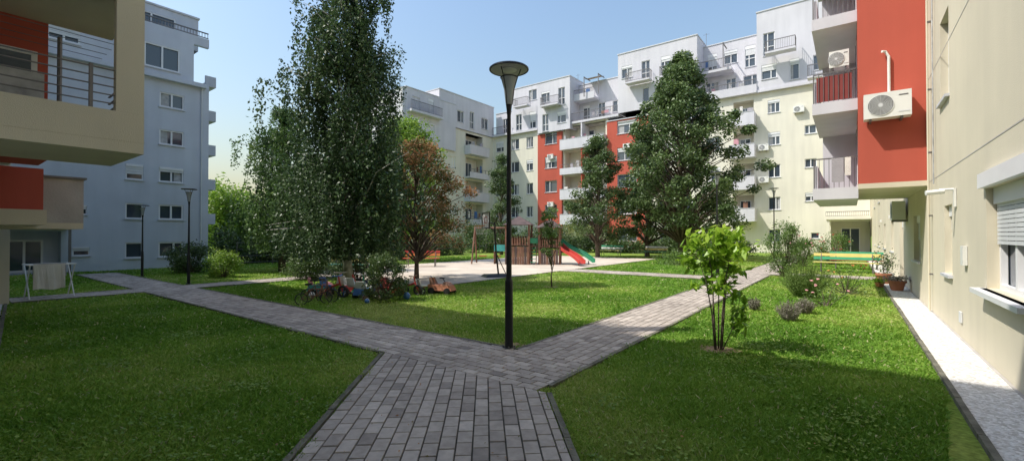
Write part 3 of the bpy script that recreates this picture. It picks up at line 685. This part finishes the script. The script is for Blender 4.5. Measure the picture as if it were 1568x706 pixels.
crown('linden_tree',(-14.4,29.2),8.6,1.3,lambda z:2.3*(1-z)**.6*(.75+.45*math.sin(min(1,z*2.2)*math.pi*.5)),120,170,.6,.16,'leaf_linden',.15)
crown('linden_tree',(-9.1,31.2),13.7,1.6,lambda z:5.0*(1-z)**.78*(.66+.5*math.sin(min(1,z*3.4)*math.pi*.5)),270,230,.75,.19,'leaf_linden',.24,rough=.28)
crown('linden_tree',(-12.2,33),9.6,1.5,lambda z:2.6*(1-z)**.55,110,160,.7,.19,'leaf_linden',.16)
crown('sapling_tree',(-7.3,11.67),2.45,.9,lambda z:.38*(1-z**2)**.5+.05,26,60,.16,.06,'leaf_green',.022)
def young():
    T=empty('magnolia_tree',(-1.48,6.73,0)); mb=MB(); pts=[];rn=[]
    for k in range(7):
        a=k*2*math.pi/7+random.uniform(-.3,.3); r0=.045; hh=random.uniform(1.2,1.62); sp=random.uniform(.12,.36)
        pl=[(r0*math.cos(a),r0*math.sin(a),0),(r0*1.9*math.cos(a),r0*1.9*math.sin(a),hh*.4),((sp*.6)*math.cos(a),(sp*.6)*math.sin(a),hh*.75),(sp*math.cos(a),sp*math.sin(a),hh)]
        mb.tube(pl,[.011,.009,.006,.003],'bark',6)
        for j in range(11):
            t=random.uniform(.5,1.0); p=Vector(pl[2]).lerp(Vector(pl[3]),t) if t>.6 else Vector(pl[1]).lerp(Vector(pl[2]),min(1,t*1.4))
            an=random.uniform(0,2*math.pi); ln=random.uniform(.12,.34)
            e=p+Vector((math.cos(an)*ln,math.sin(an)*ln,random.uniform(-.06,.26))); mb.tube([p,(p+e)/2+Vector((0,0,.03)),e],[.004,.003,.002],'bark',4)
            for q in range(17):
                tt=random.uniform(.3,1.08); c=p.lerp(e,tt); pts.append(c+Vector((random.gauss(0,.03),random.gauss(0,.03),random.gauss(0,.03)))); rn.append(min(1,max(0,random.gauss(.40+.36*(c.z-1)*1.2,.2))))
    for q in range(90):
        a=random.uniform(0,6.28); pts.append(Vector((.24+.08*math.cos(a),.12+.08*math.sin(a),random.uniform(.2,.75)))); rn.append(random.uniform(.0,.4))
    mb.tube([(.05,.03,0),(.2,.13,.4),(.26,.14,.78)],[.008,.006,.003],'bark',5)
    mb.make('stems',T,smooth=True)
    c=np.array([tuple(p) for p in pts])
    leafmesh('foliage',c,.135,'leaf_lime',np.array(rn),T,asp=.38,up=.2,hang=.35)
young()
def shrub(name,x,y,h,r,mat,K=30,nl=110,ls=.05,flowers=None):
    T=empty(name,(x,y,0)); mb=MB(); pts=[];rn=[]
    for i in range(K):
        a=random.uniform(0,6.283); zf=random.uniform(.12,1); rr=r*math.sqrt(max(0.02,1-(zf-.35)**2*1.6))*random.uniform(.3,1); z=h*zf*.9
        c=np.array([rr*math.cos(a),rr*math.sin(a),z]); mb.tube([(rr*.1*math.cos(a),rr*.1*math.sin(a),0),tuple(c)],[.012,.004],'bark',4)
        d=rng.normal(size=(nl,3))*r*.15; pts.append(c+d); rn.append(np.clip(rng.normal(.5,.18,nl)+random.gauss(0,.12),0,1))
    if flowers:
        fm=MB()
        for i in range(flowers[1]):
            a=random.uniform(0,6.283); rr=r*random.uniform(.4,1.0); z=h*random.uniform(.45,1.0)
            for q in range(5): fm.sphere((rr*math.cos(a)+random.gauss(0,.010),rr*math.sin(a)+random.gauss(0,.010),z+random.gauss(0,.008)),flowers[2]*.7,flowers[0],5,(1,1,.6))
            fm.tube([(rr*.2*math.cos(a),rr*.2*math.sin(a),.02),(rr*math.cos(a),rr*math.sin(a),z)],.004,'leaf_green',4)
        fm.make('blossoms',T)
    P_=np.concatenate(pts); P_[:,2]=np.maximum(P_[:,2],.03)
    mb.make('stems',T); leafmesh('foliage',P_,ls,mat,np.concatenate(rn),T,up=.4)
    return T
def tuft(name,x,y,h,r,mat,K=220):
    # upright spiky stems (rosemary / lavender)
    T=empty(name,(x,y,0)); mb=MB(); pts=[];rn=[]
    for i in range(K):
        a=random.uniform(0,6.283); q=math.sqrt(random.random()); rr=r*q; hh=h*random.uniform(.6,1.05)*(1-.35*q*q)
        b0=Vector((rr*.35*math.cos(a),rr*.35*math.sin(a),0)); e=Vector((rr*math.cos(a),rr*math.sin(a),hh))
        mb.tube([b0,(b0+e)/2+Vector((0,0,.05*h)),e],[.005,.004,.002],mat,3,cap=False)
        for k in range(16):
            p=b0.lerp(e,random.uniform(.25,1)); pts.append((p.x+random.gauss(0,.012),p.y+random.gauss(0,.012),p.z)); rn.append(min(1,max(0,random.gauss(.5,.2))))
    mb.make('stems',T); leafmesh('foliage',np.array(pts),.045,mat,np.array(rn),T,asp=.25,up=-.1,hang=-.8)
shrub('green_shrub',-18.9,6.9,1.0,.6,'leaf_bright',40,90,.07)
shrub('green_shrub',-22.4,6.9,1.25,.8,'leaf_linden',40,110,.09)
shrub('green_shrub',-9.1,6.85,1.15,.5,'leaf_linden',46,110,.06)
shrub('climbing_shrub',-2.0,19.7,2.2,.65,'leaf_green',60,110,.06,('pink',6,.025))
tuft('rosemary_bush',-.95,13.7,.95,.62,'leaf_rosem',420)
tuft('lavender_plant',-.93,9.8,.4,.24,'leaf_lav',120)
tuft('lavender_plant',-1.65,10.7,.3,.16,'leaf_lav',70)
tuft('lavender_plant',-.75,10.9,.34,.2,'leaf_lav',90)
shrub('rose_bush',-.45,12.2,.6,.45,'leaf_green',12,36,.05,('pink',8,.03))
shrub('rose_bush',-.1,15.2,.8,.5,'leaf_green',16,60,.05,('orange',7,.03))
shrub('rose_bush',-.9,30,1.7,.9,'leaf_green',40,90,.08,('paint_red',18,.05))
shrub('rose_bush',-1.9,27,1.6,.7,'leaf_green',36,80,.08,('pink',10,.045))
shrub('green_shrub',-7.6,24.5,.6,1.0,'leaf_green',26,80,.08); shrub('green_shrub',-5.4,23.5,.5,.8,'leaf_bright',22,80,.08)
shrub('green_shrub',-15.6,8.6,1.3,.9,'leaf_linden',50,110,.08); shrub('green_shrub',-17.5,12.0,1.6,1.1,'leaf_linden',60,110,.09)
shrub('green_shrub',-13.4,9.0,1.5,1.0,'leaf_birch',50,110,.08)
def mass(name,pts_,h,r,mat,K,nl,ls,base=0):
    P_=[];rn=[]
    for i in range(K):
        t=random.random()*(len(pts_)-1); k=int(t); f=t-k
        x=pts_[k][0]*(1-f)+pts_[k+1][0]*f+random.gauss(0,r*.5); y=pts_[k][1]*(1-f)+pts_[k+1][1]*f+random.gauss(0,r*.5)
        hh=h*(.75+.35*math.sin(t*9)*math.sin(t*4+1)); z=base+random.uniform(.05,1)*hh
        P_.append(np.array([x,y,z])+rng.normal(size=(nl,3))*r*.3); rn.append(np.clip(rng.normal(.45,.17,nl)+random.gauss(0,.12),0,1))
    A=np.concatenate(P_); A[:,2]=np.maximum(A[:,2],.02)
    return leafmesh(name,A,ls,mat,np.concatenate(rn))
mass('hedge',[(-27.5,9.8),(-27,14),(-26.5,20),(-26,27)],1.7,.8,'leaf_linden',420,110,.13)
mass('distant_trees',[(-40,14),(-44,20),(-46,28)],5.2,1.8,'leaf_bright',330,120,.3)
mass('distant_trees',[(-75,20),(-90,36),(-95,60)],7,3,'leaf_green',300,100,.6)
mass('hedge',[(-21,37),(-14,38.5),(-6,38.5)],1.6,.8,'leaf_linden',300,90,.16)
mass('hedge',[(-28,29.5),(-24,33),(-20,36)],2.4,1.0,'leaf_linden',220,100,.16)
fe=MB()
for k in range(10): fe.tube([(-25.6,10+1.8*k,0),(-25.6,10+1.8*k,1.25)],.025,'metal',6)
for z in(.15,.5,.85,1.2): fe.tube([(-25.6,10,z),(-25.6,26.2,z)],.008,'metal',4)
fe.make('wire_fence')

# ---------------------------------------------------------------- STREET LAMPS
def lamp(x,y,H,s=1.0):
    T=empty('street_lamp',(x,y,0)); mb=MB()
    mb.tube([(0,0,0),(0,0,.03),(0,0,.04)],[.10*s,.10*s,.05*s],'black',16)
    for k in range(4):
        a=k*math.pi/2+.6; mb.tube([(.075*s*math.cos(a),.075*s*math.sin(a),.03),(.075*s*math.cos(a),.075*s*math.sin(a),.06)],.012,'metal',6)
    mb.tube([(0,0,.03),(0,0,.95)],[.058*s,.056*s],'black',14)
    mb.tube([(0,0,.95),(0,0,1.0),(0,0,H-.66*s)],[.056*s,.040*s,.028*s],'black',14)
    mb.tube([(0,0,H-.66*s),(0,0,H-.60*s),(0,0,H-.52*s)],[.030*s,.034*s,.044*s],'black',14)
    mb.make('post',T,smooth=False)
    h=MB()
    h.tube([(0,0,H-.52*s),(0,0,H-.3*s),(0,0,H-.14*s)],[.045*s,.07*s,.115*s],'frost',20)
    for k in range(3):
        a=k*2*math.pi/3+.5
        h.tube([(.047*s*math.cos(a),.047*s*math.sin(a),H-.52*s),(.074*s*math.cos(a),.074*s*math.sin(a),H-.3*s),(.122*s*math.cos(a),.122*s*math.sin(a),H-.14*s),(.17*s*math.cos(a),.17*s*math.sin(a),H-.03*s)],.007*s,'black',6)
    h.ring((0,0,H-.14*s),.118*s,.008*s,'black')
    h.tube([(0,0,H-.026*s),(0,0,H-.015*s),(0,0,H)],[.274*s,.278*s,.26*s],'black',36)
    h.tube([(0,0,H-.031*s),(0,0,H-.0265*s)],[.255*s,.255*s],'lampgrey',36); h.tube([(0,0,H-.036*s),(0,0,H-.0315*s)],[.11*s,.11*s],'paint_white',28)
    h.ring((0,0,H-.028*s),.27*s,.010*s,'black',seg=36)
    h.make('lamp_head',T)
lamp(-3.82,4.98,3.95); lamp(-17.1,5.25,3.1,.8); lamp(-21.7,5.15,2.75,.75); lamp(-4.4,19.9,4.2,1.0); lamp(-3.9,33,4.6,1.0)

# ---------------------------------------------------------------- BENCHES
def bench(x,y,rz,cols,L_=1.7):
    T=empty('park_bench',(x,y,0),rz); mb=MB()
    for k in range(3): mb.box((0,-.18+.15*k,.44),(L_,.12,.035),cols[k%len(cols)])
    for k in range(2): mb.box((0,.27+.03*k,.60+.15*k),(L_,.03,.12),cols[(k+1)%len(cols)],rx=-.18)
    mb.make('slats',T)
    lg=MB()
    for sx in(-L_*.38,L_*.38):
        lg.tube([(sx,-.22,0),(sx,-.2,.41),(sx,.2,.41),(sx,.32,.82)],.022,'metal',8); lg.tube([(sx,.2,.41),(sx,.26,0)],.022,'metal',8)
    lg.make('frame',T)
bench(.0-.15,23.6,0,['paint_yellow','paint_green','paint_yellow'],2.3)
bench(.2,26.2,0,['paint_red','paint_yellow','paint_green'],2.0)
bench(-14.6,31.8,0,['paint_yellow','paint_white','paint_green'],1.8)
bench(-18.0,11.2,math.radians(35),['paint_red','paint_red','orange'],2.0)
bench(-15.9,10.4,math.radians(35),['paint_teal','paint_yellow','paint_white'],1.9)
bench(-17.2,15.2,math.radians(40),['paint_red','orange','paint_red'],1.8)
bench(-10.9,31.0,0,['paint_green','paint_yellow','paint_white'],1.6)

# ---------------------------------------------------------------- BASKETBALL HOOP
T=empty('basketball_hoop',(-10.75,13.2,0),math.radians(58)); mb=MB()
mb.hexa([(-.5,-.35,.03),(.5,-.35,.03),(.5,.35,.03),(-.5,.35,.03),(-.4,-.25,.12),(.4,-.25,.12),(.4,.25,.12),(-.4,.25,.12)],'black')
mb.tube([(.1,0,.12),(0,0,1.0),(-.05,0,2.1)],.035,'black',10); mb.tube([(.4,.0,.12),(.02,0,.9)],.018,'black',8)
mb.tube([(-.04,0,2.0),(-.35,0,2.12)],.025,'black',8); mb.tube([(-.02,0,1.75),(-.35,0,1.95)],.02,'black',8)
mb.make('pole_and_base',T)
mb=MB(); mb.box((-.38,0,2.15),(.035,.85,.58),'plastic_white'); mb.box((-.40,0,2.44),(.05,.9,.04),'black'); mb.box((-.40,0,1.86),(.05,.9,.04),'black')
for s_ in(-.435,.435): mb.box((-.40,s_,2.15),(.05,.04,.54),'black')
mb.box((-.405,0,2.06),(.012,.3,.02),'paint_red'); mb.box((-.405,0,2.28),(.012,.3,.02),'paint_red')
for s_ in(-.15,.15): mb.box((-.405,s_,2.17),(.012,.02,.2),'paint_red')
mb.ring((-.64,0,1.95),.2,.012,'orange')
for k in range(12):
    a=k*math.pi/6; mb.tube([(-.64+.2*math.cos(a),.2*math.sin(a),1.94),(-.64+.11*math.cos(a+.4),.11*math.sin(a+.4),1.62)],.006,'paint_white',4)
mb.make('backboard_and_rim',T)

# ---------------------------------------------------------------- PLAYGROUND
T=empty('playground_tower',(-14.1,20.2,0),math.radians(28)); mb=MB()
def tower(cx,cy,s=1.1,zf=1.05,zt=2.15,roof='timber_dark'):
    for a in(-1,1):
        for b in(-1,1): mb.box((cx+a*s/2,cy+b*s/2,zt/2),(.1,.1,zt),'timber')
    mb.box((cx,cy,zf),(s,s,.06),'timber')
    for k in range(9):
        xx=cx-s/2+.06+k*(s-.12)/8
        mb.box((xx,cy+s/2+.06,zf+.25),(.09,.02,.5),'timber')
        mb.box((xx,cy-s/2-.06,zf+.2),(.06,.02,.4),'timber')
        mb.box((cx-s/2-.06,cy-s/2+.06+k*(s-.12)/8,zf+.25),(.02,.09,.5),'timber')
    h=s/2+.18; ap=(cx,cy,zt+.5)
    c=[(cx-h,cy-h,zt),(cx+h,cy-h,zt),(cx+h,cy+h,zt),(cx-h,cy+h,zt)]
    for k in range(4):
        mb.poly([c[k],c[(k+1)%4],ap],roof)
    mb.poly(c[::-1],roof)
tower(-.55,0,1.25); tower(1.15,.1,1.1,.95,2.0)
mb.box((.3,.05,1.0),(.65,.7,.05),'timber'); 
for yy in(-.3,.4): mb.box((.3,yy,1.45),(.65,.05,.06),'timber'); mb.box((.3,yy,1.22),(.65,.05,.05),'timber')
for k in range(10): mb.box((-1.15+.13*k,-.73,.5),(.12,.03,.95),'timber' if k%4 else 'timber_dark')
for k in range(8): mb.box((.65+.13*k,-.58,.42),(.12,.03,.8),'timber_dark' if k%3 else 'timber')
for k in range(7): mb.box((-1.9,-.3+.1*k,.35),(.03,.09,.7),'timber')
mb.box((-1.5,-.5,.9),(.7,.04,.35),'paint_teal'); mb.box((.3,-.36,1.3),(.5,.03,.28),'paint_green')
for a in(-.16,.16): mb.tube([(.3+a,-.75,0),(.3+a,-.33,1.0)],.025,'timber',6)
for k in range(5): mb.tube([(.14,-.70+.08*k,.15+.18*k),(.46,-.70+.08*k,.15+.18*k)],.018,'paint_green',6)
mb.tube([(-3.1,.0,2.0),(-1.1,0,2.0)],.05,'timber',8); mb.tube([(-3.1,-.6,0),(-3.05,0,2.0)],.045,'timber',8); mb.tube([(-3.1,.6,0),(-3.05,0,2.0)],.045,'timber',8)
for sx in(-2.6,-1.8):
    for q in(-.18,.18): mb.tube([(sx+q,0,1.97),(sx+q,0,.45)],.007,'metal',4)
    mb.box((sx,0,.43),(.42,.16,.04),'paint_red')
mb.make('timber_frame',T)
def slide(mat,p0,p1,w_=.42):
    mb=MB(); p0=Vector(p0);p1=Vector(p1); d=(p1-p0); dn=Vector((d.x,d.y,0)).normalized(); sd=Vector((-dn.y,dn.x,0))
    n_=12; pr=[]
    for k in range(n_+1):
        t=k/n_; z=p0.z+(p1.z-p0.z)*(t+.06*math.sin(t*2*math.pi)); z=max(z,.14) 
        q=Vector((p0.x+d.x*t,p0.y+d.y*t,z))
        pr.append([q-sd*w_/2+Vector((0,0,.16)),q-sd*w_/2,q+sd*w_/2,q+sd*w_/2+Vector((0,0,.16))])
    for k in range(n_):
        for j in range(3): mb.quad(pr[k][j],pr[k][j+1],pr[k+1][j+1],pr[k+1][j],mat)
    for j in(0,3): mb.tube([r_[j] for r_ in pr],.025,mat,6)
    mb.tube([p1+Vector((0,0,.1))-dn*.3,Vector((p1.x,p1.y,0))-dn*.3],.03,'metal',6)
    return mb
slide('paint_red',(1.7,-.1,1.0),(2.9,-1.5,.12)).make('slide_red',T)
slide('paint_green',(1.7,.4,1.25),(3.5,-.3,.12)).make('slide_green',T)

# ---------------------------------------------------------------- TOYS
def trike(x,y,rz,c1,c2,s=1):
    T=empty('toy_tricycle',(x,y,0),rz); mb=MB()
    for (wx,wy,R) in((.32,0,.13),(-.18,.16,.1),(-.18,-.16,.1)):
        mb.ring((wx*s,wy*s,R*s),R*s*.85,R*s*.2,'rubber','y',0,8,18)
        for k in range(5):
            a=k*2*math.pi/5; mb.tube([(wx*s,wy*s,R*s),(wx*s+R*.8*s*math.cos(a),wy*s,R*s+R*.8*s*math.sin(a))],.01*s,c2,4)
    mb.tube([(-.18*s,-.16*s,.1*s),(-.18*s,.16*s,.1*s)],.012*s,'metal',6)
    mb.tube([(-.18*s,0,.1*s),(-.05*s,0,.2*s),(.24*s,0,.3*s)],.022*s,c1,8); mb.tube([(.32*s,0,.13*s),(.24*s,0,.3*s),(.2*s,0,.45*s)],.018*s,c1,8)
    mb.tube([(.17*s,-.15*s,.47*s),(.2*s,0,.45*s),(.17*s,.15*s,.47*s)],.014*s,c2,8)
    mb.hexa([(-.18*s,-.1*s,.22*s),(.02*s,-.06*s,.22*s),(.02*s,.06*s,.22*s),(-.18*s,.1*s,.22*s),(-.18*s,-.1*s,.26*s),(.02*s,-.05*s,.25*s),(.02*s,.05*s,.25*s),(-.18*s,.1*s,.26*s)],c2)
    mb.hexa([(-.2*s,-.1*s,.25*s),(-.17*s,-.1*s,.25*s),(-.17*s,.1*s,.25*s),(-.2*s,.1*s,.25*s),(-.25*s,-.08*s,.42*s),(-.22*s,-.08*s,.42*s),(-.22*s,.08*s,.42*s),(-.25*s,.08*s,.42*s)],c2)
    mb.make('tricycle_parts',T)
def bike(x,y,rz,c,s=1):
    T=empty('child_bicycle',(x,y,0),rz); mb=MB(); R=.2*s
    for wx in(-.38*s,.38*s):
        mb.ring((wx,0,R),R*.93,.016*s,'rubber','y',0,6,24)
        for k in range(10):
            a=k*math.pi/5; mb.tube([(wx,0,R),(wx+R*.9*math.cos(a),0,R+R*.9*math.sin(a))],.003,'metal',3)
    A=Vector((-.38*s,0,R));B=Vector((-.05*s,0,R*.95));C=Vector((-.14*s,0,.5*s));D=Vector((.25*s,0,.5*s));E=Vector((.38*s,0,R)); H_=Vector((.21*s,0,.62*s))
    for a,b in((A,B),(A,C),(B,C),(C,D),(B,D),(D,E),(D,H_)): mb.tube([a,b],.014*s,c,6)
    mb.tube([C,C+Vector((-.02,0,.1))],.01,'metal',6); mb.box(C+Vector((-.02,0,.12)),(.2*s,.1*s,.04),'black')
    mb.tube([H_+Vector((-.05,-.2*s,.04)),H_,H_+Vector((-.05,.2*s,.04))],.012,'metal',6)
    mb.make('bicycle_parts',T)
def toycar(x,y,rz,c,c2):
    T=empty('ride_on_toy_car',(x,y,0),rz); mb=MB()
    mb.hexa([(-.36,-.16,.1),(.36,-.16,.1),(.36,.16,.1),(-.36,.16,.1),(-.32,-.14,.26),(.30,-.13,.24),(.30,.13,.24),(-.32,.14,.26)],c)
    mb.hexa([(-.3,-.13,.261),(-.2,-.13,.261),(-.2,.13,.261),(-.3,.13,.261),(-.34,-.11,.44),(-.28,-.11,.44),(-.28,.11,.44),(-.34,.11,.44)],c2)
    mb.hexa([(.05,-.12,.25),(.3,-.12,.24),(.3,.12,.24),(.05,.12,.25),(.1,-.09,.33),(.22,-.09,.31),(.22,.09,.31),(.1,.09,.33)],c2)
    mb.tube([(.1,0,.32),(.02,0,.42)],.012,'black',6); mb.ring((.01,0,.43),.07,.012,'black')
    for wx in(-.24,.24):
        for wy in(-.17,.17): mb.tube([(wx,wy-.03,.09),(wx,wy+.03,.09)],.09,'rubber',14)
    mb.make('car_parts',T)
def ball(x,y,R,c):
    T=empty('toy_ball',(x,y,0)); mb=MB(); mb.sphere((0,0,R),R,c,14); mb.ring((0,0,R),R*1.003,.006,'paint_white','y',.5); mb.make('ball',T,smooth=True)
bike(-10.1,5.75,.6,'timber',.8); bike(-10.5,6.1,2.2,'terracotta',.75); bike(-9.9,5.5,1.2,'timber',.7)
trike(-10.7,6.4,.3,'paint_red','paint_blue',1.2); trike(-10.3,6.9,1.9,'paint_green','paint_white',1.2); trike(-11.2,7.0,2.6,'pink','paint_white',1.2); trike(-10.9,7.5,.9,'paint_blue','paint_red',1.2)
toycar(-10.6,7.1,.8,'paint_red','paint_white'); toycar(-9.9,6.9,2.0,'paint_blue','paint_white'); toycar(-10.0,7.6,-.4,'paint_green','paint_red'); toycar(-9.6,7.4,.9,'paint_red','paint_blue')
toycar(-11.5,6.6,1.0,'paint_teal','pink'); trike(-9.5,7.9,.2,'paint_red','timber',1.1); trike(-9.2,8.3,1.2,'terracotta','paint_white',1.0); toycar(-8.9,8.6,.3,'terracotta','timber')
for (x_,y_,R_,c_) in[(-9.0,6.3,.06,'paint_blue'),(-9.5,6.6,.07,'pink'),(-9.35,7.1,.09,'terracotta'),(-8.8,7.3,.09,'paint_blue'),(-10.9,6.0,.08,'paint_white')]: ball(x_,y_,R_,c_)

# ---------------------------------------------------------------- DRYING RACK
T=empty('clothes_drying_rack',(-16.3,2.0,0),math.radians(4)); mb=MB()
for sy in(-.4,.4):
    mb.tube([(-.3,sy,0),(.3,sy,.85)],.014,'plastic_white',6); mb.tube([(.3,sy,0),(-.3,sy,.85)],.014,'plastic_white',6)
for k in range(5): mb.tube([(-.32+.16*k,-.42,.86),(-.32+.16*k,.42,.86)],.006,'plastic_white',5)
for xx in(-.38,.38): mb.tube([(xx,-.42,.86),(xx,.42,.86)],.012,'plastic_white',6)
for sy in(-.42,.42): mb.tube([(-.38,sy,.86),(.38,sy,.86)],.012,'plastic_white',6)
mb.make('rack_frame',T)
mb=MB()
for (xx,a,b,l,mt) in((.38,-.36,.2,.62,'towel'),(.0,-.3,.3,.35,'towel_grey')):
    for sg in(-1,1):
        n_=8
        for k in range(n_):
            y0=a+(b-a)*k/n_; y1=a+(b-a)*(k+1)/n_; o0=.02*math.sin(k*1.7); o1=.02*math.sin((k+1)*1.7)
            mb.quad((xx+sg*.015,y0,.88),(xx+sg*.015,y1,.88),(xx+sg*.03+o1,y1,.88-l+.02*math.sin(k+1)),(xx+sg*.03+o0,y0,.88-l+.02*math.sin(k)),mt)
mb.make('laundry',T)

# ---------------------------------------------------------------- POTS
def pot(x,y,h,r,mat,plant=None,ph=.5):
    T=empty('potted_plant',(x,y,0)); mb=MB()
    mb.tube([(0,0,.03),(0,0,h*.82),(0,0,h*.82+.001),(0,0,h)],[r*.68,r*.95,r*1.08,r*1.1],mat,20); mb.make('pot',T)
    pts=rng.normal(size=(260,3))*np.array([r*.8,r*.8,ph*.25])+np.array([0,0,h+ph*.45]); pts[:,2]=np.maximum(pts[:,2],h)
    leafmesh('foliage',pts,.07,plant,rng.uniform(0,1,260),T)
    mb=MB(); 
    for k in range(5): mb.tube([(0,0,h-.02),(random.gauss(0,r*.5),random.gauss(0,r*.5),h+ph*.7)],.006,'bark',4)
    mb.make('stems',T)
pot(1.05,16.8,.30,.2,'terracotta','leaf_lav',.15); pot(.85,18.9,.35,.2,'terracotta','leaf_linden',.9); pot(.7,17.6,.16,.12,'terracotta','leaf_lime',.15); pot(1.0,20.0,.3,.18,'paint_white','leaf_linden',.6)
print('objects',len(bpy.data.objects))
